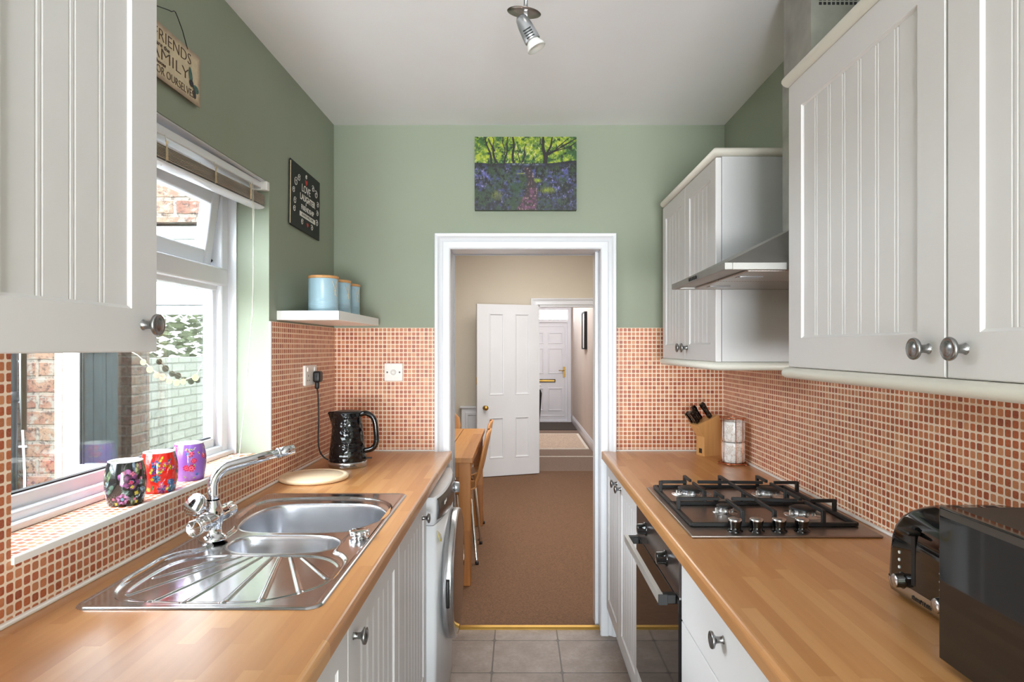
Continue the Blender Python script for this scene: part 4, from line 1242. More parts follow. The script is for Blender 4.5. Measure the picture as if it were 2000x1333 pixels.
gx = np.linspace(sx0, sx1, nx); gy = np.linspace(sy0, sy1, ny)
GX, GY = np.meshgrid(gx, gy)
db = -sdf(GX, GY, smoothpoly(big)); ds = -sdf(GX, GY, smoothpoly(small)); do = -sdf(GX, GY, smoothpoly(outer, 2)); dd_ = -sdf(GX, GY, smoothpoly(drain))
edge = np.minimum(np.minimum(GX - sx0, sx1 - GX), np.minimum(GY - sy0, sy1 - GY))
H = np.full(GX.shape, WT + 0.0042)
H -= 0.0036 * (1 - sst(edge, 0, 0.004))
H -= 0.0012 * sst(edge, 0.010, 0.014)
H -= 0.0070 * sst(do, 0.000, 0.011)
H -= 0.0022 * sst(dd_, 0.000, 0.010)
H += 0.0012 * np.exp(-((dd_ + 0.002) / 0.004) ** 2)
ribs = [((448, 1080), (300, 1121)), ((469, 1081), (250, 1154)), ((490, 1081.5), (284, 1172)), ((509, 1081.5), (352, 1174)), ((530, 1082), (430, 1175)), ((547, 1082), (507, 1172)), ((568, 1082), (588, 1155)), ((590, 1083), (638, 1122))]
for a, b in ribs:
    a = np.array(atz(*a, SZ)); b = np.array(atz(*b, SZ))
    e = b - a; wx, wy = GX - a[0], GY - a[1]
    t = (wx * e[0] + wy * e[1]) / (e @ e); tc = np.clip(t, 0, 1)
    d = np.hypot(wx - e[0] * tc, wy - e[1] * tc)
    w = 0.0026 + 0.0016 * tc
    H += 0.0024 * (1 - sst(d, w * 0.5, w * 1.7))
HB = WT - 0.0040
for q in (db, ds):
    k_ = sst(q, -0.010, -0.004); H = H * (1 - k_) + HB * k_
sk = thing('sink', 'stainless steel one-and-a-half bowl sink with a fan-grooved drainer', 'sink', (-0.63, 1.74, WT))
mb = MB()
V = [[mb.bm.verts.new((GX[j, i], GY[j, i], H[j, i])) for i in range(nx)] for j in range(ny)]
for j in range(ny - 1):
    for i in range(nx - 1):
        if max(db[j, i], db[j, i + 1], db[j + 1, i], db[j + 1, i + 1], ds[j, i], ds[j, i + 1], ds[j + 1, i], ds[j + 1, i + 1]) > -0.0015: continue
        f = mb.bm.faces.new([V[j][i], V[j][i + 1], V[j + 1][i + 1], V[j + 1][i]]); f.smooth = True
R_ = 0.03
for j in range(ny):
    for i in range(nx):
        x, y = GX[j, i], GY[j, i]
        cxx = min(max(x, sx0 + R_), sx1 - R_); cyy = min(max(y, sy0 + R_), sy1 - R_)
        ddx, ddy = x - cxx, y - cyy; m = max(abs(ddx), abs(ddy)); h = math.hypot(ddx, ddy)
        if ddx and ddy and h > 0:
            k = m / h; V[j][i].co.x = cxx + ddx * k; V[j][i].co.y = cyy + ddy * k
put('basin_sheet', mb, M['sink'], sk)
def contour(P, d):
    n = len(P); out = []
    for i in range(n):
        t = P[(i + 1) % n] - P[i - 1]; t = t / np.hypot(*t)
        out.append(P[i] + d * np.array((-t[1], t[0])))
    return out
for P, dep in ((smoothpoly(big, 3), 0.150), (smoothpoly(small, 3), 0.085)):
    area = sum(P[i][0] * P[(i + 1) % len(P)][1] - P[(i + 1) % len(P)][0] * P[i][1] for i in range(len(P)))
    sg = 1 if area > 0 else -1
    mb = MB(); rows = []
    prof = [(-0.0050, 0.0), (-0.0030, 0.0007), (-0.0005, 0.0008), (0.0015, 0.0), (0.0030, -0.002), (0.0042, -0.006), (0.0048, -0.012)]
    prof += [(0.0048 + 0.008 * k / 8, -0.012 - (dep - 0.037) * k / 8) for k in range(1, 9)]
    prof += [(0.0128 + 0.022 * (1 - math.cos(a)), -dep + 0.025 - 0.025 * math.sin(a)) for a in [math.pi / 2 * k / 6 for k in range(1, 7)]]
    for d, z in prof: rows.append([(p[0], p[1], HB + z) for p in contour(P, sg * d)])
    c = np.mean(P, axis=0)
    last = contour(P, sg * 0.035)
    for f_ in (0.6, 0.25): rows.append([(c[0] + (p[0] - c[0]) * f_, c[1] + (p[1] - c[1]) * f_, HB - dep - 0.002 * (1 - f_)) for p in last])
    mb.grid(rows, closed_u=True); mb.face(rows[-1])
    bmesh.ops.recalc_face_normals(mb.bm, faces=list(mb.bm.faces))
    put('bowl', mb, M['bowl'], sk)
for (px, py, pz) in ((-0.60, 1.95, WT - 0.1555), (-0.61, 1.69, WT - 0.0905)):
    mb = MB(); mb.lathe([(0, 0.004), (0.018, 0.004), (0.028, 0.002), (0.040, 0.003), (0.042, 0)], Matrix.Translation((px, py, pz - 0.0)), 28); put('waste_strainer', mb, M['chrome'], sk)
kx_, ky_ = atz(702, 1049, SZ)
mb = MB(); mb.lathe([(0.021, 0), (0.021, 0.004), (0.018, 0.005), (0.0185, 0.008), (0.024, 0.010), (0.025, 0.018), (0.021, 0.021), (0, 0.0215)], Matrix.Translation((kx_, ky_, WT + 0.001)), 32)
for k in range(10):
    a = 2 * math.pi * k / 10; mb.lathe([(0.0035, 0.009), (0.0035, 0.020), (0, 0.021)], Matrix.Translation((kx_ + 0.0235 * math.cos(a), ky_ + 0.0235 * math.sin(a), WT + 0.001)), 8)
put('pop_up_waste_control', mb, M['chrome'], sk)

# ------------------------------------------------------------------ tap
tp = thing('mixer_tap', 'chrome mixer tap with a swivel spout on the sink ledge', 'tap', (-0.812, 1.70, WT + 0.004))
tx, ty = -0.812, 1.70
zb = WT + 0.003
mb = MB(); mb.lathe([(0.036, 0), (0.036, 0.006), (0.030, 0.011), (0.023, 0.016), (0.021, 0.03), (0.023, 0.042)], Matrix.Translation((tx, ty, zb)), 30); put('base', mb, M['chrome'], tp)
mb = MB()
mb.cyl((tx, ty - 0.055, 0.968), (tx, ty + 0.055, 0.968), 0.0225, seg=26, bev=0.003)
mb.lathe([(0.021, 0.94), (0.025, 0.96), (0.025, 0.988), (0.020, 1.004), (0.0165, 1.016)], Matrix.Translation((tx, ty, 0)), 26)
put('valve_body', mb, M['chrome'], tp)
for s in (-1, 1):
    mb = MB()
    Mx = Matrix.Translation((tx, ty + s * 0.055, 0.968)) @ Matrix.Rotation(-s * math.pi / 2, 4, 'X')
    mb.lathe([(0.020, 0), (0.0205, 0.004), (0.0180, 0.008), (0.0190, 0.030), (0.0210, 0.046), (0.0200, 0.049), (0.0175, 0.048), (0, 0.040)], Mx, 24)
    for k in range(12):
        a = 2 * math.pi * k / 12; mb.box(-0.0012, 0.0012, 0.0160, 0.0208, 0.010, 0.038, 0.0005, 1, mat=Mx @ Matrix.Rotation(a, 4, 'Z'))
    put('handle', mb, M['chrome'], tp)
# ribbed selector wheel on the wall side
mb = MB()
Mx = Matrix.Translation((tx - 0.026, ty - 0.030, 1.008)) @ Matrix.Rotation(math.radians(62), 4, 'X') @ Matrix.Rotation(math.radians(-14), 4, 'Y')
mb.lathe([(0, 0.004), (0.010, 0.004), (0.012, 0.0), (0.028, 0.0), (0.030, 0.004), (0.030, 0.014), (0.028, 0.016), (0, 0.016)], Mx, 30)
for k in range(16):
    a = 2 * math.pi * k / 16; mb.box(-0.0012, 0.0012, 0.012, 0.0275, -0.003, 0.001, 0.0004, 1, mat=Mx @ Matrix.Rotation(a, 4, 'Z'))
put('selector_wheel', mb, M['chrome'], tp)
mb = MB()
dirv = Vector((0.150, 0.150, 0)).normalized()
pts = [(tx, ty, 1.0), (tx, ty, 1.03), (tx, ty, 1.052)]
for k in range(1, 8):
    a = math.radians(78) * k / 7; r = 0.05
    pts.append((tx + dirv.x * r * (1 - math.cos(a)), ty + dirv.y * r * (1 - math.cos(a)), 1.052 + r * math.sin(a)))
p = Vector(pts[-1]); d = Vector((dirv.x * math.sin(math.radians(82)), dirv.y * math.sin(math.radians(82)), math.cos(math.radians(82))))
end = p + d * 0.14
pts.append(tuple(p + d * 0.06)); pts.append(tuple(end))
mb.tube(pts, 0.0132, 20); sp = put('spout', mb, M['chrome'], tp)
mb = MB(); mb.tube([tuple(end - d * 0.003), tuple(end), tuple(end + d * 0.003)], 0.0150, 20); mb.tube([tuple(end), tuple(end + d * 0.045)], [0.0138, 0.0145], 20); put('aerator', mb, M['chrome'], sp)
# ------------------------------------------------------------------ things on the window sill
def flower_paint(P3, base, spec, seed):
    """P3: (theta, z in 0..1) arrays -> rgb; round flowers and leaves scattered on a glazed pot"""
    th, zz, rad, hgt = P3
    rgb = np.tile(np.array(base, float), (len(th), 1))
    rng = random.Random(seed)
    for (cnt, size, petals, col, ccol, ring) in spec:
        for _ in range(cnt):
            t0 = rng.uniform(-math.pi, math.pi); z0 = rng.uniform(0.06, 0.92); s = size * rng.uniform(0.75, 1.2); ph = rng.uniform(0, 6.28)
            c = col[rng.randrange(len(col))]
            dx = (np.mod(th - t0 + math.pi, 2 * math.pi) - math.pi) * rad; dz = (zz - z0) * hgt
            r = np.hypot(dx, dz); a = np.arctan2(dz, dx)
            if petals: R = s * (0.72 + 0.28 * np.abs(np.cos(petals / 2 * a + ph)))
            else:
                ux = dx * math.cos(ph) + dz * math.sin(ph); uz = -dx * math.sin(ph) + dz * math.cos(ph)
                r = np.hypot(ux, uz * 2.4); R = s
            m = r < R
            sh = 0.8 + 0.25 * np.cos((petals or 2) * a + ph)
            rgb[m] = np.clip(np.array(c)[None, :] * sh[m][:, None], 0, 255)
            if ring:
                rgb[(r < R * 0.5)] = ring
            if ccol: rgb[(r < R * 0.28)] = ccol
    return rgb

PAINTED = attr_mat('glazed_floral_ceramic', 0.08, 0.6)
def pot(x, y, label, base, spec, seed, face):
    h = 0.108
    t = thing('barrel_pot', label, 'pot', (x, y, WZ0), 'floral pots on the window sill')
    mb = MB()
    prof = []
    n = 84
    for k in range(n + 1):
        s = k / n; r = 0.0385 + 0.0085 * math.sin(math.pi * s) ** 0.85
        prof.append((r, s * h))
    prof = [(0, 0), (0.036, 0.0)] + prof
    mb.lathe(prof, Matrix.Translation((x, y, WZ0)) @ Matrix.Rotation(face, 4, 'Z'), 180)
    o = put('body', mb, PAINTED, t)
    co = np.array([v.co[:] for v in o.data.vertices]); th = np.arctan2(co[:, 1], co[:, 0]); z = co[:, 2] / h
    set_paint(o, flower_paint((th, z, 0.045, h), base, spec, seed))
    mb = MB(); mb.lathe([(0.0388, h - 0.001), (0.039, h + 0.001), (0.0375, h + 0.0018), (0.0355, h), (0.043, h * 0.5), (0.034, 0.008), (0, 0.006)], Matrix.Translation((x, y, WZ0)), 48)
    put('glazed_lining', mb, M['whiteplastic'], t)
    return t
pot(-0.990, 1.612, 'black pot painted with mauve flowers, nearest of the three on the sill', (26, 26, 26),
    [(30, 0.013, 0, [(72, 92, 80), (96, 112, 80), (120, 140, 140)], None, None), (13, 0.019, 5, [(140, 84, 138), (168, 104, 160), (120, 66, 112)], (90, 130, 160), (40, 20, 40)), (34, 0.005, 4, [(214, 190, 70), (200, 70, 110), (220, 120, 150)], None, None), (14, 0.011, 0, [(186, 188, 140), (140, 160, 180)], None, None)], 11, 0.3)
pot(-0.984, 1.752, 'red pot painted with blue and yellow flowers, middle of the three on the sill', (212, 34, 22),
    [(20, 0.012, 6, [(66, 110, 160), (90, 140, 180), (150, 70, 140)], (30, 60, 120), None), (40, 0.006, 5, [(230, 190, 60), (214, 90, 150), (96, 130, 176)], (240, 220, 90), None), (46, 0.007, 0, [(220, 190, 50), (90, 130, 60), (60, 110, 120)], None, None)], 23, 0.2)
pot(-0.984, 1.912, 'purple pot painted with pink flowers, farthest of the three on the sill', (138, 92, 178),
    [(17, 0.012, 8, [(232, 60, 110), (222, 70, 120)], (210, 30, 60), (246, 120, 150)), (12, 0.006, 5, [(80, 110, 190), (110, 140, 210)], (30, 50, 110), None), (26, 0.0045, 0, [(226, 206, 90), (200, 190, 200), (160, 190, 120)], None, None)], 5, 0.0)

# ------------------------------------------------------------------ roller-up slatted blind
XF = LW
XF = LW @ Matrix.Translation((0, WY1, 2.03)) @ Matrix.Rotation(0.022, 4, 'X') @ Matrix.Translation((0, -WY1, -2.03))
bl = thing('venetian_blind', 'white-railed slatted blind gathered up at the top of the kitchen window', 'blind', (-0.95, 1.8, 1.93))
mb = MB(); mb.box(-0.972, -0.932, WY0 + 0.006, WY1 - 0.012, 2.006, 2.032, 0.003); hr = put('head_rail', mb, M['upvc'], bl)
mb = MB(); mb.box(-0.975, -0.910, WY1 - 0.03, WY1 - 0.004, 2.000, 2.034, 0.004); put('end_bracket', mb, M['whiteplastic'], hr)
sl = lambda y: 0.010 * (y - WY1) + 0.003            # the stack hangs slightly lower at the near end
mb = MB()
for k in range(9):
    z = 1.948 + k * 0.0041
    rows = []
    for y in (WY0 + 0.012, WY1 - 0.014):
        rows.append([(-0.978, y, z + sl(y) + 0.0), (-0.952, y, z + sl(y) + 0.0024), (-0.926, y, z + sl(y)), (-0.926, y, z + sl(y) - 0.0016), (-0.952, y, z + sl(y) + 0.0008), (-0.978, y, z + sl(y) - 0.0016)])
    mb.grid(rows, smooth=False, closed_u=True)
    for r in rows: mb.face(r)
bmesh.ops.recalc_face_normals(mb.bm, faces=list(mb.bm.faces))
put('slat_stack', mb, M['slat'], bl)
mb = MB()
y0_, y1_ = WY0 + 0.012, WY1 - 0.014
rows = []
for y in (y0_, y1_):
    zc = 1.938 + sl(y)
    rows.append([(-0.952 + 0.026 * math.cos(a), y, zc + 0.008 * math.sin(a)) for a in [2 * math.pi * k / 16 for k in range(16)]])
mb.grid(rows, smooth=True, closed_u=True)
for r in rows: mb.face(r)
bmesh.ops.recalc_face_normals(mb.bm, faces=list(mb.bm.faces))
put('bottom_rail', mb, M['upvc'], bl)
for y in (1.40, 1.72, 1.99, 2.24):
    mb = MB(); z = sl(y)
    mb.tube([(-0.928, y, 2.008), (-0.924, y, 1.985), (-0.925, y + 0.002, 1.945 + z), (-0.94, y, 1.929 + z)], 0.0011, 6)
    mb.tube([(-0.972, y, 2.008), (-0.976, y, 1.985), (-0.975, y, 1.945 + z)], 0.0008, 6)
    put('ladder_cord', mb, M['cordwhite'], bl)
    mb = MB()
    for k in range(7):
        a = k * 0.9
        mb.tube([(-0.923, y - 0.006 + 0.002 * k, 1.995 + z), (-0.921 + 0.002 * math.sin(a), y - 0.004 + 0.003 * math.cos(a), 1.97 + z), (-0.923, y + 0.006 - 0.002 * k, 1.944 + z)], 0.001, 5)
    put('cord_loops', mb, M['twine'], bl)
mb = MB()
mb.tube([(-0.925, 2.25, 2.01), (-0.922, 2.252, 1.90), (-0.922, 2.256, 1.70), (-0.924, 2.244, 1.55), (-0.930, 2.226, 1.40), (-0.935, 2.215, 1.28), (-0.945, 2.20, 1.14), (-0.95, 2.19, 1.05)], 0.0011, 6)
mb.tube([(-0.925, 2.262, 2.01), (-0.922, 2.262, 1.90), (-0.924, 2.252, 1.72), (-0.924, 2.25, 1.55), (-0.932, 2.232, 1.42), (-0.936, 2.222, 1.27), (-0.943, 2.198, 1.15), (-0.96, 2.21, 1.045)], 0.0009, 6)
put('pull_cord', mb, M['cordwhite'], bl)
XF = LW
random.seed(3)
mb = MB()
P = []
for k in range(60):
    t = k / 59; P.append((-0.99 + 0.035 * math.sin(t * 23) * (1 - t * 0.3), 2.20 + 0.14 * t + 0.02 * math.sin(t * 31), 1.031 + 0.004 * abs(math.sin(t * 17))))
mb.tube(P, 0.0014, 5); put('coiled_cord', mb, M['cordwhite'], bl)
mb = MB(); mb.tube([(-0.945, 1.262, 2.00), (-0.95, 1.268, 1.6), (-0.962, 1.282, 1.256)], 0.0052, 10)
M['wand'] = mat('grey_wand', (150, 148, 142), 0.35)
put('tilt_wand', mb, M['wand'], bl)

# ------------------------------------------------------------------ tin signs on the left wall
WX = -0.915
s1 = thing('hanging_sign', 'cream tin sign about friends and family hung on wire above the window', 'sign', (WX + 0.006, 1.74, 2.125))
XFs = XF; XF = LW @ Matrix.Translation((0, -0.027, -0.007))
y0_, y1_, z0_, z1_ = 1.50, 1.885, 2.124, 2.268
mb = MB()
ny_, nz_ = 140, 52
V = [[(WX + 0.012, y0_ + (y1_ - y0_) * i / ny_, z0_ + (z1_ - z0_) * j / nz_) for i in range(ny_ + 1)] for j in range(nz_ + 1)]
mb.grid(V, smooth=False)
mb.grid([V[0], [(WX + 0.010, p[1], p[2]) for p in V[0]]], smooth=False); mb.grid([V[-1], [(WX + 0.010, p[1], p[2]) for p in V[-1]]], smooth=False)
mb.grid([[r[0] for r in V], [(WX + 0.010, r[0][1], r[0][2]) for r in V]], smooth=False); mb.grid([[r[-1] for r in V], [(WX + 0.010, r[-1][1], r[-1][2]) for r in V]], smooth=False)
pl = put('plate', mb, attr_mat('aged_cream_tin', 0.5), s1)
co = np.array([(wmat(pl) @ v.co)[:] for v in pl.data.vertices])
li = XF.inverted(); cl = np.array([(li @ Vector(c))[:] for c in co])
e = np.minimum(np.minimum(cl[:, 1] - y0_, y1_ - cl[:, 1]), np.minimum(cl[:, 2] - z0_, z1_ - cl[:, 2]))
nn = vnoise(cl[:, 1] * 90, cl[:, 2] * 90, 3) * 0.6 + vnoise(cl[:, 1] * 300, cl[:, 2] * 300, 4) * 0.4
w = np.clip(1 - (e - 0.002) / 0.016 + (nn - 0.5) * 0.9, 0, 1)[:, None]
rgb = np.array((214, 198, 166)) * (0.94 + 0.12 * nn[:, None]) * (1 - w * 0.55) + np.array((128, 96, 82)) * w * 0.55
set_paint(pl, rgb)
def wallM(y, z, off=0.0126): return Matrix.Translation((WX + off, y, z)) @ Matrix.Rotation(math.pi / 2, 4, 'Z') @ Matrix.Rotation(math.pi / 2, 4, 'X')
text_mesh('FRIENDS', 0.044, wallM(1.742, 2.237), M['ink'], s1, bold=-0.0009, width=0.178)
text_mesh('are the', 0.017, wallM(1.695, 2.2125), M['ink'], s1, width=0.06)
text_mesh('FAMILY', 0.044, wallM(1.714, 2.189), M['ink'], s1, bold=-0.0009, width=0.208)
text_mesh('we choose', 0.015, wallM(1.67, 2.166), M['ink'], s1, width=0.075)
text_mesh('FOR OURSELVES', 0.030, wallM(1.750, 2.146), M['ink'], s1, bold=-0.0006, width=0.196)
def blob(mb, cy, cz, ry, rz, a, n=18, x=WX + 0.0132):
    mb.face([(x, cy + ry * math.cos(t) * math.cos(a) - rz * math.sin(t) * math.sin(a), cz + ry * math.cos(t) * math.sin(a) + rz * math.sin(t) * math.cos(a)) for t in [2 * math.pi * k / n for k in range(n)]])
mb = MB()
blob(mb, 1.830, 2.196, 0.009, 0.022, 0.25); blob(mb, 1.858, 2.166, 0.016, 0.011, -0.1)
bf = put('butterfly', mb, M['teal'], s1)
mb = MB(); blob(mb, 1.833, 2.174, 0.012, 0.010, 0.0, x=WX + 0.0136); blob(mb, 1.850, 2.150, 0.008, 0.013, 0.3, x=WX + 0.0136); blob(mb, 1.843, 2.168, 0.003, 0.018, 0.7, x=WX + 0.014)
put('dark_wings', mb, M['darkprint'], bf)
mb = MB(); mb.tube([(WX + 0.012, 1.815, 2.262), (WX + 0.014, 1.785, 2.30), (WX + 0.012, 1.765, 2.325), (WX + 0.010, 1.757, 2.336), (WX + 0.010, 1.750, 2.335), (WX + 0.012, 1.735, 2.325), (WX + 0.014, 1.720, 2.321), (WX + 0.014, 1.65, 2.298), (WX + 0.012, 1.57, 2.262)], 0.0013, 6); put('hanging_wire', mb, M['blackmat'], s1)

XF = XFs
s2 = thing('wall_plaque', 'black tin plaque about love and laughter right of the window', 'sign', (WX + 0.004, 2.745, 1.91))
y0_, y1_, z0_, z1_ = 2.565, 2.925, 1.912, 2.180
XFs = XF
XF = LW @ Matrix.Translation((0, 2.745, 2.046)) @ Matrix.Rotation(math.radians(-1.5), 4, 'X') @ Matrix.Translation((0, -2.745, -2.046))
mb = MB(); mb.box(WX + 0.004, WX + 0.010, y0_, y1_, z0_, z1_, 0.0028, 2); s2p = put('plate', mb, M['black'], s2)
mb = MB()
for b in ((y0_ - 0.001, y0_ + 0.002, z0_ + 0.005, z1_ - 0.01),): mb.box(WX + 0.0085, WX + 0.0107, *b)
put('worn_edge', mb, M['twine'], s2)
def wm2(y, z, a=0.0): return Matrix.Translation((WX + 0.0104, y, z)) @ Matrix.Rotation(a, 4, 'X') @ Matrix.Rotation(math.pi / 2, 4, 'Z') @ Matrix.Rotation(math.pi / 2, 4, 'X')
text_mesh('LOVE', 0.045, wm2(2.745, 2.094, 0), M['white'], s2, depth=0.0003)
text_mesh('LAUGHTER', 0.037, wm2(2.765, 2.055, 0), M['white'], s2, depth=0.0003, bold=0.0006)
text_mesh('&', 0.018, wm2(2.745, 2.034, 0), M['white'], s2, depth=0.0003)
text_mesh('FRIENDSHIP', 0.030, wm2(2.765, 2.012, 0), M['white'], s2, depth=0.0003)
mb = MB(); mb.box(WX + 0.0098, WX + 0.0108, 2.67, 2.86, 1.972, 1.992); bn = put('banner', mb, M['white'], s2)
text_mesh('ALWAYS WELCOME', 0.016, Matrix.Translation((0.0006, 0, 0)) @ wm2(2.765, 1.982, 0), M['black'], bn, depth=0.0003)
def heart(mb, cy, cz, s):
    mb.face([(WX + 0.0106, cy + s * 0.0625 * (16 * math.sin(t) ** 3) , cz + s * 0.0625 * (13 * math.cos(t) - 5 * math.cos(2 * t) - 2 * math.cos(3 * t) - math.cos(4 * t))) for t in [2 * math.pi * k / 28 for k in range(28)]])
for (a, b, s) in ((2.745, 2.128, 0.015), (2.765, 1.950, 0.012)):
    mb = MB(); heart(mb, a, b, s); put('heart', mb, M['red'], s2)
mb = MB()
def curl(cy, cz, r, s0, turns, sg):
    return [(WX + 0.0105, cy + sg * r * (1 - 0.7 * t) * math.cos(s0 + turns * 6.28 * t), cz + r * (1 - 0.7 * t) * math.sin(s0 + turns * 6.28 * t)) for t in [k / 16 for k in range(17)]]
for (cy, cz, r, sg) in ((2.625, 2.10, 0.020, 1), (2.60, 2.06, 0.014, 1), (2.615, 2.02, 0.016, 1), (2.61, 1.985, 0.014, 1), (2.66, 2.125, 0.016, 1), (2.87, 2.11, 0.020, -1), (2.895, 2.07, 0.014, -1), (2.89, 2.03, 0.014, -1), (2.885, 1.985, 0.016, -1), (2.83, 2.125, 0.016, -1), (2.70, 1.95, 0.014, 1), (2.82, 1.95, 0.014, -1), (2.745, 2.152, 0.010, 1)):
    mb.tube(curl(cy, cz, r, 0.6, 1.3, sg), 0.0012, 5)
put('scrollwork', mb, M['white'], s2)
XF = XFs

# ------------------------------------------------------------------ floating shelf with canisters
sh = tag(put('floating_shelf', MB().box(WX, -0.676, 2.45, 3.10, 1.527, 1.563, 0.0015), M['shelf']), 'white floating shelf in the far left corner under the blue canisters', 'shelf')
def canister():
    t = thing('canister', 'x', 'canister', (-0.79, 2.62, 1.563), 'blue storage canisters on the corner shelf')
    x, y, z = -0.79, 2.62, 1.563
    mb = MB()
    pr = [(0, 0), (0.057, 0), (0.0585, 0.002)]
    for k in range(5): pr += [(0.0585, 0.010 + k * 0.008), (0.0600, 0.013 + k * 0.008), (0.0585, 0.016 + k * 0.008)]
    pr += [(0.0588, 0.06), (0.0588, 0.134), (0.0602, 0.137), (0.057, 0.139)]
    mb.lathe(pr, Matrix.Translation((x, y, z)), 48); put('body', mb, M['canister'], t)
    mb = MB(); mb.lathe([(0.056, 0.138), (0.0605, 0.139), (0.0615, 0.142), (0.0615, 0.148), (0.059, 0.150), (0, 0.150)], Matrix.Translation((x, y, z)), 48); put('lid', mb, M['lidwood'], t)
    mb = MB()
    a = math.radians(-22)
    def on(th, h, r=0.0605): return (x + r * math.cos(th), y + r * math.sin(th), z + h)
    mb.tube([on(a - 0.28, 0.128), on(a - 0.1, 0.105), on(a, 0.092), on(a + 0.08, 0.105), on(a + 0.12, 0.128)], 0.001, 5)
    mb.tube([on(a, 0.094), on(a - 0.08, 0.088), on(a - 0.02, 0.084), on(a + 0.06, 0.088), on(a, 0.094)], 0.0014, 5)
    mb.tube([on(a, 0.09), on(a + 0.06, 0.074), on(a + 0.12, 0.066)], 0.001, 5); mb.tube([on(a, 0.09), on(a - 0.05, 0.078), on(a - 0.02, 0.068)], 0.001, 5)
    put('tied_tag', mb, M['twine'], t)
    return t
can = canister(); can['label'] = 'pale blue canister with bamboo lid, nearest on the corner shelf'
l0 = can.location.copy()
dup(can, l0 + Vector((0.006, 0.17, 0)), 'pale blue canister with bamboo lid, middle of the three on the shelf')
dup(can, l0 + Vector((0.004, 0.34, 0)), 'pale blue canister with bamboo lid, farthest back in the corner')

# ------------------------------------------------------------------ sockets, plug and flex
s = thing('wall_socket', 'white double socket on the left mosaic with the kettle plugged in', 'socket', (WX + 0.006, 2.79, 1.256))
mb = MB(); mb.box(WX + 0.006, WX + 0.018, 2.715, 2.862, 1.258, 1.345, 0.003); put('face_plate', mb, M['whiteplastic'], s)
for y in (2.745, 2.832):
    mb = MB(); mb.box(WX + 0.017, WX + 0.0215, y - 0.008, y + 0.008, 1.318, 1.336, 0.001); put('rocker_switch', mb, M['whiteplastic'], s)
mb = MB()
for y in (2.752,):
    for dy, dz, w, h in ((0, 0.010, 0.002, 0.004), (-0.011, -0.010, 0.003, 0.002), (0.011, -0.010, 0.003, 0.002)):
        mb.box(WX + 0.0178, WX + 0.0184, y + dy - w, y + dy + w, 1.29 + dz - h, 1.29 + dz + h)
put('pin_holes', mb, M['black'], s)
kp = thing('kettle_plug', 'black three-pin plug with flex hanging from the left wall socket', 'plug', (WX + 0.02, 2.826, 1.28))
mb = MB(); mb.box(WX + 0.018, WX + 0.050, 2.803, 2.851, 1.268, 1.318, 0.009, 3); mb.box(WX + 0.022, WX + 0.040, 2.817, 2.837, 1.238, 1.272, 0.006); put('plug_body', mb, M['blackmat'], kp)
XF = Matrix.Identity(4)
mb = MB(); pts = [(-0.890, 2.826, 1.245), (-0.886, 2.83, 1.19), (-0.884, 2.83, 1.10), (-0.886, 2.83, 1.02), (-0.880, 2.83, 0.965), (-0.862, 2.835, 0.935), (-0.84, 2.84, 0.922), (-0.815, 2.845, 0.918)]
def spline(P, n=8):
    P = [Vector(p) for p in P]; out = []
    for i in range(len(P) - 1):
        p0, p1, p2, p3 = P[max(i - 1, 0)], P[i], P[i + 1], P[min(i + 2, len(P) - 1)]
        for k in range(n):
            t = k / n
            out.append(0.5 * ((2 * p1) + (-p0 + p2) * t + (2 * p0 - 5 * p1 + 4 * p2 - p3) * t * t + (-p0 + 3 * p1 - 3 * p2 + p3) * t ** 3))
    return out + [P[-1]]
mb.tube(spline(pts), 0.0035, 8); put('flex', mb, M['cord'], kp)
s = thing('blank_wall_plate', 'square white outlet plate with two screws on the back wall mosaic', 'socket', (-0.617, 3.16, 1.255))
mb = MB(); mb.box(-0.662, -0.572, 3.152, 3.164, 1.256, 1.344, 0.003); mb.cyl((-0.617, 3.1525, 1.30), (-0.617, 3.149, 1.30), 0.014, seg=24); put('face_plate', mb, M['whiteplastic'], s)
for x in (-0.6475, -0.5865):
    mb = MB(); mb.cyl((x, 3.153, 1.30), (x, 3.1505, 1.30), 0.004, seg=14); put('screw', mb, M['pewter'], s)

# ------------------------------------------------------------------ kettle
kt = thing('kettle', 'glossy black jug kettle with a steel base band near the corner', 'kettle', (-0.738, 2.765, WT))
kx, ky = -0.738, 2.765
def ring_pt(r, th, z, t):
    # spout pulls the rim towards -X near the top
    return (kx + r * math.cos(th), ky + r * math.sin(th), WT + z)
mb = MB()
P = []
zs = [0.024, 0.03, 0.05, 0.08, 0.11, 0.14, 0.17, 0.195, 0.215, 0.228, 0.234]
rs = [0.080, 0.0805, 0.0785, 0.0750, 0.0715, 0.0680, 0.0640, 0.0605, 0.0585, 0.0575, 0.054]
for z, r in zip(zs, rs):
    row = []
    for k in range(64):
        th = 2 * math.pi * k / 64
        d = min(th, 2 * math.pi - th)
        up_ = max(0, (z - 0.16) / 0.07)
        sp_ = max(0, 1 - d / 0.55) if True else 0
        rr = r + 0.030 * up_ * sp_ ** 1.4 * (1 if z < 0.232 else 0.9)
        row.append((kx + rr * math.cos(th + math.pi), ky + rr * math.sin(th + math.pi), WT + z))
    P.append(row)
mb.grid(P, closed_u=True)
put('body', mb, M['hammered'], kt)
mb = MB(); mb.lathe([(0.0585, 0.230), (0.0575, 0.2365), (0.045, 0.239), (0, 0.240)], Matrix.Translation((kx, ky, WT)), 40); put('lid', mb, M['blackmat'], kt)
mb = MB(); mb.lathe([(0, 0.0), (0.079, 0.0), (0.081, 0.003), (0.0815, 0.020), (0.080, 0.025), (0.070, 0.026)], Matrix.Translation((kx, ky, WT)), 48); bd = put('base_band', mb, M['steel'], kt)
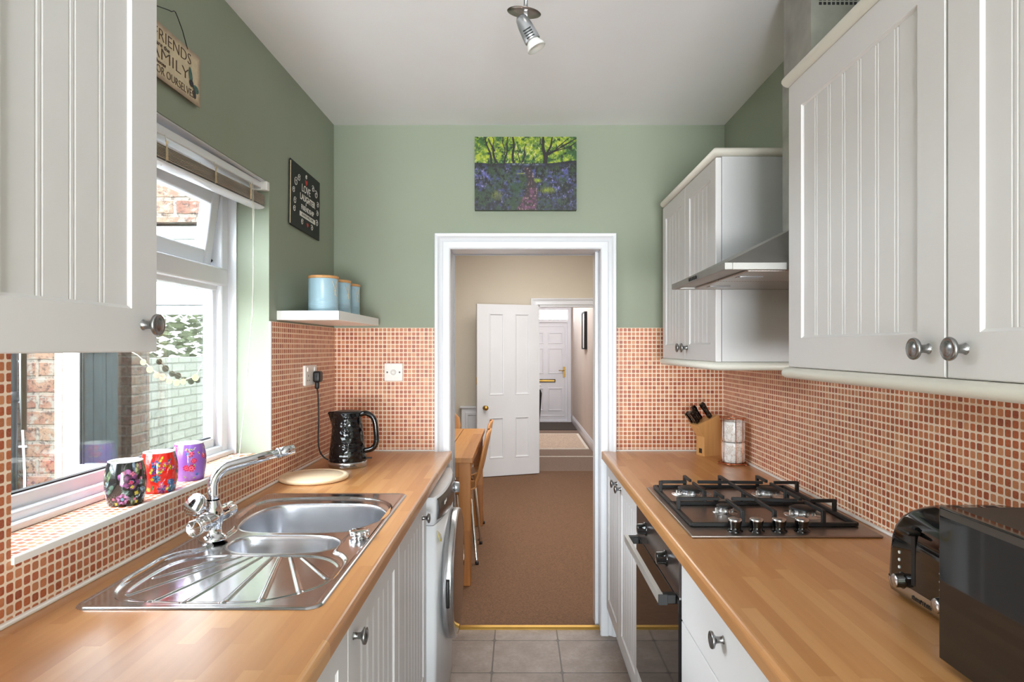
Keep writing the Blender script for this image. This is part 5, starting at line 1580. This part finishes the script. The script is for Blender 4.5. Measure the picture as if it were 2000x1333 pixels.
text_mesh('Russell Hobbs', 0.0115, Matrix.Translation((kx + 0.026, ky - 0.0785, WT + 0.012)) @ Matrix.Rotation(math.radians(18), 4, 'Z') @ Matrix.Rotation(math.pi / 2, 4, 'X'), M['blackmat'], bd, depth=0.0008)
mb = MB(); hp = spline([(kx + 0.050, ky, WT + 0.222), (kx + 0.080, ky, WT + 0.228), (kx + 0.112, ky, WT + 0.205), (kx + 0.122, ky, WT + 0.15), (kx + 0.122, ky, WT + 0.10), (kx + 0.105, ky, WT + 0.075), (kx + 0.070, ky, WT + 0.066)], 6)
mb.tube(hp, 0.0115, 14); put('handle', mb, M['blackgloss'], kt)
mb = MB(); mb.box(kx + 0.075, kx + 0.104, ky - 0.008, ky + 0.008, WT + 0.032, WT + 0.038, 0.002); put('switch_lever', mb, M['blackmat'], kt)

# ------------------------------------------------------------------ chopping board
mb = MB(); bx, by = -0.796, 2.49
mb.lathe([(0, 0), (0.124, 0), (0.130, 0.004), (0.131, 0.010), (0.127, 0.016), (0.120, 0.017), (0.114, 0.0165), (0.111, 0.0145), (0.108, 0.0165), (0, 0.0165)], Matrix.Translation((bx, by, WT)), 64)
tag(put('chopping_board', mb, M['board']), 'round pale wooden chopping board with a juice groove beside the sink', 'chopping board')

# ------------------------------------------------------------------ bluebell wood canvas
px0, px1, pz0, pz1 = -0.2155, 0.284, 2.0965, 2.456
cv = thing('canvas_print', 'canvas print of a bluebell wood with a path, above the doorway', 'picture', (0.034, 3.155, pz0))
mb = MB(); nxp, nzp = 330, 238
rows = [[(px0 + (px1 - px0) * i / nxp, 3.138, pz0 + (pz1 - pz0) * j / nzp) for i in range(nxp + 1)] for j in range(nzp + 1)]
mb.grid(rows, smooth=False)
pc = put('printed_canvas', mb, attr_mat('woodland_print', 0.45), cv)
co = np.array([(wmat(pc) @ v.co)[:] for v in pc.data.vertices])
U = (co[:, 0] - px0) / (px1 - px0); Vv = 1 - (co[:, 2] - pz0) / (pz1 - pz0)       # v downwards
def fbm(x, y, sc, seed, o=4):
    s = 0; a = 0.5; t = 0
    for k in range(o): s = s + a * vnoise(x * sc, y * sc, seed + k); t += a; a *= 0.62; sc *= 2.1
    return s / t
AS = 1.39
n1 = fbm(U * AS, Vv, 9, 1, 5); n2 = fbm(U * AS, Vv, 26, 7, 4); n3 = fbm(U * AS, Vv * 0.55, 70, 17, 2)
def mixa(a, b, t): t = np.clip(t, 0, 1)[:, None]; return a * (1 - t) + np.array(b, float) * t
c = np.tile(np.array((110., 150., 40.)), (len(U), 1))
c = mixa(c, (196, 206, 60), (n2 - 0.42) * 4); c = mixa(c, (50, 96, 44), (n1 - 0.50) * 5); c = mixa(c, (236, 232, 170), (n3 - 0.62) * 6 * (1 - np.abs(U - 0.45)))
c = mixa(c, (28, 48, 22), (0.40 - n2) * 7)
def trunk(x0, y0, x1, y1, w0, w1, col=(34, 28, 26)):
    global c
    t = np.clip((Vv - y0) / (y1 - y0), 0, 1); ins = (Vv >= min(y0, y1)) & (Vv <= max(y0, y1))
    xc = x0 + (x1 - x0) * t + 0.006 * np.sin(t * 9 + x0 * 30); w = w0 + (w1 - w0) * t
    m = ins & (np.abs(U - xc) < w)
    c[m] = np.array(col) * (0.7 + 0.7 * n2[m][:, None])
for a in ((0.10, 0.0, 0.185, 0.42, .006, .013), (0.14, 0.02, 0.215, 0.36, .005, .014), (0.18, 0.0, 0.19, 0.2, .004, .006), (0.33, 0.0, 0.29, 0.42, .005, .010), (0.27, 0.0, 0.30, 0.25, .004, .006), (0.38, 0.0, 0.378, 0.40, .009, .012), (0.50, 0.1, 0.475, 0.35, .004, .008), (0.43, 0.15, 0.435, 0.34, .003, .005), (0.665, 0.0, 0.695, 0.38, .010, .022), (0.77, 0.0, 0.70, 0.30, .006, .016), (0.63, 0.0, 0.665, 0.15, .004, .006)): trunk(*a)
def limb(x0, y0, x1, y1, w):
    global c
    dx, dy = x1 - x0, y1 - y0; t = np.clip(((U - x0) * dx + (Vv - y0) * dy) / (dx * dx + dy * dy), 0, 1)
    d = np.hypot(U - x0 - dx * t, Vv - y0 - dy * t); m = d < w * (1.1 - 0.7 * t); c[m] = (36, 32, 26)
limb(0.72, 0.24, 0.85, 0.14, .016); limb(0.85, 0.14, 1.0, 0.02, .012); limb(0.73, 0.22, 0.93, 0.14, .010); limb(0.93, 0.14, 1.0, 0.07, .008); limb(0.80, 0.16, 0.92, 0.02, .007)
gy_ = 0.36 - 0.04 * np.clip((U - 0.75) * 4, 0, 1) + 0.02 * (n1 - 0.5)
g = Vv > gy_
cb_ = np.tile(np.array((44., 48., 56.)), (len(U), 1))
cb_ = mixa(cb_, (92, 96, 170), (n2 - 0.45) * 5 * np.clip(1.3 - Vv, 0, 1)); cb_ = mixa(cb_, (160, 150, 205), (n3 - 0.60) * 7 * np.clip(1.5 - Vv * 1.2, 0, 1)); cb_ = mixa(cb_, (52, 78, 44), (n1 - 0.52) * 4); cb_ = mixa(cb_, (18, 22, 18), (0.47 - n2) * 6); cb_ = mixa(cb_, (70, 90, 60), (n3 - 0.52) * 4 * (n1 > 0.48))
cb_ = mixa(cb_, (26, 26, 30), np.clip(1 - (Vv - gy_) / 0.09, 0, 1) * 0.8 * (n2 > 0.40))
cb_ = mixa(cb_, (172, 190, 220), np.clip(1 - np.abs(Vv - 0.375) / 0.02, 0, 1) * np.clip((0.2 - np.abs(U - 0.5)) * 12, 0, 1) * np.clip((n2 - 0.35) * 4, 0, 1) * 0.8)
for (gx_, gz_, rx_, rz_, col) in ((0.60, 0.60, 0.07, 0.035, (176, 200, 40)), (0.72, 0.73, 0.09, 0.05, (156, 172, 50)), (0.22, 0.80, 0.06, 0.08, (120, 128, 60)), (0.40, 0.70, 0.08, 0.10, (52, 90, 46)), (0.45, 0.50, 0.05, 0.01, (176, 186, 60))):
    r = ((U - gx_) / rx_) ** 2 + ((Vv - gz_) / rz_) ** 2; cb_ = mixa(cb_, col, (1.2 - r) * (0.5 + 1.2 * (n3 - 0.35)))
pw = 0.045 + 0.16 * np.clip(Vv - 0.6, 0, 1); pcx = 0.505 + 0.05 * np.sin((Vv - 0.4) * 6) + 0.06 * np.clip(Vv - 0.6, 0, 1)
pp = np.clip((pw - np.abs(U - pcx)) / 0.02, 0, 1) * (Vv > 0.42)
pcol = np.tile(np.array((66., 50., 56.)), (len(U), 1)); pcol = mixa(pcol, (124, 74, 108), (n2 - 0.45) * 6 * (Vv > 0.7)); pcol = mixa(pcol, (176, 150, 140), (n3 - 0.66) * 8)
cb_ = cb_ * (1 - pp[:, None]) + pcol * pp[:, None]
c = np.where(g[:, None], cb_, c)
c = c * 0.80; c = (c - 60) * 1.12 + 60; c[g] = c[g] * 0.98
set_paint(pc, c)
mb = MB(); mb.box(px0, px1, 3.1384, 3.168, pz0, pz1, 0.0006, 1); put('stretcher', mb, mat('dark_canvas_edge', (70, 76, 62), 0.7, var=0.3, vscale=30), cv)

# ------------------------------------------------------------------ ceiling spotlight bar
cl = thing('ceiling_spotlight', 'silver ceiling spotlight bar with a disc-topped adjustable head', 'light', (0.02, 1.5, CZ))
lx, ly = 0.018, 1.65
mb = MB(); mb.lathe([(0, 0), (0.05, 0), (0.05, -0.02), (0.03, -0.026), (0, -0.026)], Matrix.Translation((lx, 1.10, CZ - 0.0005)), 32)
P = [(lx, y, CZ - 0.05 - 0.02 * math.sin((y - 0.5) * 5)) for y in [0.55 + 0.05 * k for k in range(23)]]
mb.tube(P, 0.008, 10); mb.tube([(lx, 1.10, CZ - 0.02), (lx, 1.10, P[11][2])], 0.008, 10)
br_ = put('ceiling_bar', mb, M['silver'], cl)
def spot(x, y, zt_, tilt, yaw):
    mb = MB()
    mb.tube([(x + 0.004, y, zt_), (x + 0.008, y, zt_ - 0.09), (x + 0.001, y, 2.335), (x, y, 2.30)], [0.0045, 0.0045, 0.0045, 0.006], 10)
    mb.box(x - 0.016, x + 0.008, y - 0.001, y + 0.001, 2.318, 2.37, 0.0008)
    hgr = put('swivel_stem', mb, M['silver'], cl)
    mb = MB()
    MD = Matrix.Translation((x - 0.004, y, 2.286)) @ Matrix.Rotation(math.radians(7), 4, 'Y') @ Matrix.Rotation(math.radians(9), 4, 'X')
    mb.lathe([(0, 0.003), (0.02, 0.0025), (0.043, 0.0), (0.044, -0.001), (0.02, 0.0), (0, 0.0)], MD, 40)
    dk = put('disc', mb, M['hobsteel'], cl)
    mb = MB()
    MH = Matrix.Translation((x - 0.010, y, 2.268)) @ Matrix.Rotation(math.radians(yaw), 4, 'Z') @ Matrix.Rotation(math.radians(180 - tilt), 4, 'Y')
    mb.lathe([(0, -0.008), (0.012, -0.007), (0.016, 0.0), (0.019, 0.02), (0.0205, 0.045), (0.021, 0.062), (0.0185, 0.064)], MH, 30)
    hd_ = put('lamp_head', mb, M['silver'], cl)
    mb = MB()
    for k in range(4):
        for a in (-1.35, 1.6): mb.box(0.0195, 0.0213, -0.011, 0.011, 0.036 + k * 0.007, 0.0385 + k * 0.007, mat=MH @ Matrix.Rotation(a, 4, 'Z'))
    put('vent_slots', mb, M['black'], hd_)
    mb = MB()
    prf = [(0.014, 0.055), (0.017, 0.064), (0.024, 0.078), (0.0252, 0.084), (0.022, 0.085), (0.012, 0.080), (0, 0.078)]
    mb.lathe(prf, MH, 30); put('reflector_bulb', mb, M['bulb'], cl)
    mb = MB(); mb.box(x - 0.006, x + 0.006, y - 0.010, y + 0.010, 2.262, 2.288, 0.002); put('yoke', mb, M['silver'], cl)
spot(lx, ly, P[-1][2], 27, 0)
spot(lx, 0.60, P[1][2], 20, 200)

# ------------------------------------------------------------------ right worktop: knife block, copper rack, toaster, microwave
kb = thing('knife_block', 'pale wooden knife block in the far right corner', 'knife block', (0.92, 3.03, WT))
rot = math.radians(-24)
KB = Matrix.Translation((0.905, 3.045, WT)) @ Matrix.Rotation(rot, 4, 'Z')
# side outline in (local y depth, z): front leans forward at the top
outl = [(-0.045, 0), (0.068, 0), (0.062, 0.10), (0.035, 0.192), (-0.085, 0.148), (-0.045, 0.09)]
mb = MB(); mb.prism([(p[0], p[1]) for p in outl], 'X', -0.035, 0.030)
mb.move(KB @ Matrix.Rotation(math.radians(-48), 4, 'Z')); put('block', mb, M['block'], kb)
KB2 = KB @ Matrix.Rotation(math.radians(-48), 4, 'Z')
mb = MB(); mb.box(-0.012, 0.010, -0.0465, -0.045, 0.012, 0.034); mb.move(KB2); put('maker_label', mb, M['blackmat'], kb)
tilt = Matrix.Rotation(math.radians(36), 4, 'X')
names = ['left knife of the front row in the wooden block', 'centre knife of the front row in the wooden block', 'right knife of the front row in the wooden block', 'longest-handled knife at the back left of the wooden block', 'knife at the back right, standing apart in the wooden block']
for k, (a, b, z, l) in enumerate(((-0.024, -0.070, 0.154, 0.062), (-0.006, -0.066, 0.155, 0.064), (0.012, -0.066, 0.155, 0.070), (-0.020, -0.030, 0.168, 0.080), (0.018, -0.002, 0.178, 0.088))):
    Mk = KB2 @ Matrix.Translation((a, b, z)) @ tilt
    t = thing('kitchen_knife', 'black-handled ' + names[k], 'knife', tuple(Mk @ Vector((0, 0, 0))), 'knives in the block')
    mb = MB()
    P = [[(sx * w, sy * d, h) for sx, sy in ((-1, -1), (1, -1), (1, 1), (-1, 1))] for h, w, d in ((0.004, 0.005, 0.009), (0.010, 0.0065, 0.011), (l * 0.5, 0.006, 0.0095), (l * 0.85, 0.0065, 0.0125), (l, 0.005, 0.010))]
    mb.grid(P, smooth=False, closed_u=True); mb.face(P[0][::-1]); mb.face(P[-1]); mb.move(Mk)
    put('handle', mb, M['blackgloss'], t)
    mb = MB(); mb.box(-0.0012, 0.0012, -0.008, 0.008, -0.05, 0.006, mat=Mk); put('blade', mb, M['steel'], t)
    mb = MB()
    for q in (0.25, 0.55, 0.82): mb.cyl(Mk @ Vector((-0.007, 0, l * q)), Mk @ Vector((0.007, 0, l * q)), 0.002, seg=8)
    put('rivets', mb, M['steel'], t)

mx_, my_ = 0.945, 2.815
rk = thing('copper_wire_rack', 'copper wire rack round two stacked marbled mugs by the right wall', 'rack', (mx_, my_, WT))
mb = MB()
n = 6
for z, r in ((0.006, 0.068), (0.006, 0.05)): mb.tube([(mx_ + r * math.cos(2 * math.pi * k / 6), my_ + r * math.sin(2 * math.pi * k / 6), WT + z) for k in range(6)], 0.0018, 7, closed=True)
for k in range(6):
    a = 2 * math.pi * k / 6; mb.tube([(mx_ + 0.05 * math.cos(a), my_ + 0.05 * math.sin(a), WT + 0.006), (mx_ + 0.068 * math.cos(a), my_ + 0.068 * math.sin(a), WT + 0.006)], 0.0018, 6)
    mb.tube([(mx_ + 0.068 * math.cos(a), my_ + 0.068 * math.sin(a), WT + 0.006), (mx_ + 0.068 * math.cos(a), my_ + 0.068 * math.sin(a), WT)], 0.0018, 6)
put('wire_base', mb, M['copper'], rk)
for a in (math.radians(-162), math.radians(-98), math.radians(-60), math.radians(60), math.radians(150)):
    mb = MB(); mb.tube([(mx_ + 0.050 * math.cos(a), my_ + 0.050 * math.sin(a), WT + 0.006), (mx_ + 0.0515 * math.cos(a), my_ + 0.0515 * math.sin(a), WT + 0.02), (mx_ + 0.0515 * math.cos(a), my_ + 0.0515 * math.sin(a), WT + 0.203)], 0.0016, 7); put('upright_wire', mb, M['copper'], rk)
mb = MB(); mb.tube([(mx_ + 0.0515 * math.cos(2 * math.pi * k / 32), my_ + 0.0515 * math.sin(2 * math.pi * k / 32), WT + 0.203) for k in range(32)], 0.0016, 7, closed=True); put('top_ring', mb, M['copper'], rk)
def mug(z, label):
    t = thing('marbled_mug', label, 'mug', (mx_, my_, z), 'marbled mugs in the copper rack')
    mb = MB(); mb.lathe([(0, 0), (0.044, 0), (0.047, 0.004), (0.0485, 0.02), (0.0485, 0.082), (0.0475, 0.0885), (0.0455, 0.088), (0.0450, 0.02), (0.04, 0.008), (0, 0.006)], Matrix.Translation((mx_, my_, z)), 44); put('body', mb, M['marble'], t)
    mb = MB(); a = math.radians(78)
    mb.tube(spline([(mx_ + r * math.cos(a), my_ + r * math.sin(a), z + h) for r, h in ((0.047, 0.072), (0.062, 0.070), (0.070, 0.05), (0.066, 0.028), (0.047, 0.02))], 5), 0.0048, 10); put('handle', mb, M['marble'], t)
mug(WT + 0.009, 'lower white marbled mug in the copper wire rack')
mug(WT + 0.0995, 'upper white marbled mug in the copper wire rack, stacked on the other')

ts = thing('toaster', 'glossy black toaster with a steel base band beside the microwave', 'toaster', (0.89, 1.21, WT))
TX0, TX1, TY0, TY1, TH = 0.772, 1.0, 1.075, 1.352, 0.197
mb = MB()
def tprofile(y):
    pass
# rounded body: front face (towards -X) bows outwards and the shoulders are well rounded
P = []
for zf in (0.034, 0.036, 0.06, 0.09, 0.12, 0.145, 0.165, 0.18, 0.19, 0.1955, 0.197):
    k = zf / 0.197
    ins = 0.045 * k ** 9
    insy = 0.030 * k ** 2 + 0.046 * k ** 9
    x0, x1, y0, y1 = TX0 + ins, TX1 - ins * 0.6, TY0 + insy, TY1 - insy
    r = 0.024
    row = []
    for (cxx, cyy, a0) in ((x1 - r, y1 - r, 0), (x0 + r, y1 - r, 90), (x0 + r, y0 + r, 180), (x1 - r, y0 + r, 270)):
        for q in range(7):
            a = math.radians(a0 + 15 * q); row.append((cxx + r * math.cos(a), cyy + r * math.sin(a), WT + zf))
    P.append(row)
mb.grid(P, closed_u=True); mb.face(P[-1]); mb.face(P[0][::-1]); put('body', mb, M['blackgloss'], ts)
mb = MB()
P = []
for zf, o in ((0.006, -0.010), (0.010, -0.002), (0.030, 0.001), (0.036, 0.0006)):
    row = []
    r = 0.024
    x0, x1, y0, y1 = TX0 - o, TX1 + o, TY0 - o, TY1 + o
    for (cxx, cyy, a0) in ((x1 - r, y1 - r, 0), (x0 + r, y1 - r, 90), (x0 + r, y0 + r, 180), (x1 - r, y0 + r, 270)):
        for q in range(7):
            a = math.radians(a0 + 15 * q); row.append((cxx + r * math.cos(a), cyy + r * math.sin(a), WT + zf))
    P.append(row)
mb.grid(P, closed_u=True); mb.face(P[0][::-1]); bd = put('base_band', mb, M['steel'], ts)
text_mesh('Russell Hobbs', 0.0105, Matrix.Translation((TX0 - 0.0012, 1.225, WT + 0.021)) @ Matrix.Rotation(-math.pi / 2, 4, 'Z') @ Matrix.Rotation(math.pi / 2, 4, 'X'), M['blackmat'], bd, depth=0.0005)
for x, y in ((TX0 + 0.03, TY0 + 0.03), (TX1 - 0.03, TY0 + 0.03), (TX0 + 0.03, TY1 - 0.03), (TX1 - 0.03, TY1 - 0.03)):
    mb = MB(); mb.cyl((x, y, WT), (x, y, WT + 0.008), 0.012, seg=12); put('foot', mb, M['blackmat'], ts)
for yc in (1.252, 1.125):
    mb = MB(); mb.box(TX0 - 0.0008, TX0 + 0.01, yc - 0.006, yc + 0.006, WT + 0.045, WT + 0.160, 0.0005); sl_ = put('lever_slot', mb, M['black'], ts)
    mb = MB(); mb.box(TX0 - 0.022, TX0 + 0.004, yc - 0.020, yc + 0.020, WT + 0.146, WT + 0.155, 0.004, 3); put('lever', mb, M['blackmat'], sl_)
    mb = MB(); mb.lathe([(0.016, 0), (0.0165, 0.002), (0.014, 0.004), (0.0135, 0.016), (0.011, 0.018), (0, 0.018)], Matrix.Translation((TX0 + 0.001, yc + 0.036, WT + 0.042)) @ Matrix.Rotation(-math.pi / 2, 4, 'Y'), 26); kn = put('browning_dial', mb, M['blackgloss'], ts)
    mb = MB(); mb.lathe([(0.0125, 0.0172), (0.011, 0.0188), (0, 0.019)], Matrix.Translation((TX0 + 0.001, yc + 0.036, WT + 0.042)) @ Matrix.Rotation(-math.pi / 2, 4, 'Y'), 26); put('dial_cap', mb, M['steel'], kn)
    for q in range(3):
        mb = MB(); mb.cyl((TX0 + 0.002, yc + 0.045, WT + 0.066 + q * 0.015), (TX0 - 0.0015, yc + 0.045, WT + 0.066 + q * 0.015), 0.0032, seg=12); put('button', mb, M['whiteplastic'] if q < 3 else M['blackmat'], ts)
mb = MB()
for x in (0.855, 0.925):
    mb.box(x - 0.016, x + 0.016, TY0 + 0.088, TY1 - 0.088, WT + 0.1965, WT + 0.1985, 0.001)
put('slot_surround', mb, M['steel'], ts)
mb = MB()
for x in (0.855, 0.925):
    mb.box(x - 0.011, x + 0.011, TY0 + 0.092, TY1 - 0.092, WT + 0.1984, WT + 0.1990)
put('bread_slots', mb, M['black'], ts)

mw = thing('microwave', 'microwave oven with a dark mirrored door at the right edge', 'microwave', (0.85, 0.80, WT))
MY0, MY1, MX0, MX1, MZ0, MZ1 = 0.56, 1.024, 0.672, 1.0, WT + 0.014, WT + 0.257
mb = MB(); mb.box(MX0 + 0.022, MX1, MY0 + 0.002, MY1 - 0.003, MZ0 + 0.004, MZ1 - 0.001, 0.003); put('case', mb, M['miccase'], mw)
mb = MB(); mb.box(MX0, MX0 + 0.022, MY0 + 0.14, MY1, MZ0, MZ1, 0.002); dr = put('door', mb, M['micglass'], mw)
mb = MB(); mb.box(MX0, MX0 + 0.022, MY0, MY0 + 0.138, MZ0, MZ1, 0.002); put('control_panel', mb, M['micglass'], mw)
mb = MB(); mb.box(MX0 - 0.0006, MX0 + 0.001, MY0 + 0.15, MY1 - 0.004, MZ1 - 0.014, MZ1 - 0.003); put('top_trim', mb, M['miccase'], dr)
for x in (MX0 + 0.04, MX1 - 0.03):
    for y in (MY0 + 0.03, MY1 - 0.03):
        mb = MB(); mb.cyl((x, y, WT), (x, y, MZ0 + 0.005), 0.011, seg=12); put('foot', mb, M['blackmat'], mw)
mb = MB(); mb.box(0.90, 0.96, 0.93, 0.95, MZ1 - 0.002, MZ1 + 0.001, 0.0005); put('top_vent', mb, M['black'], mw)
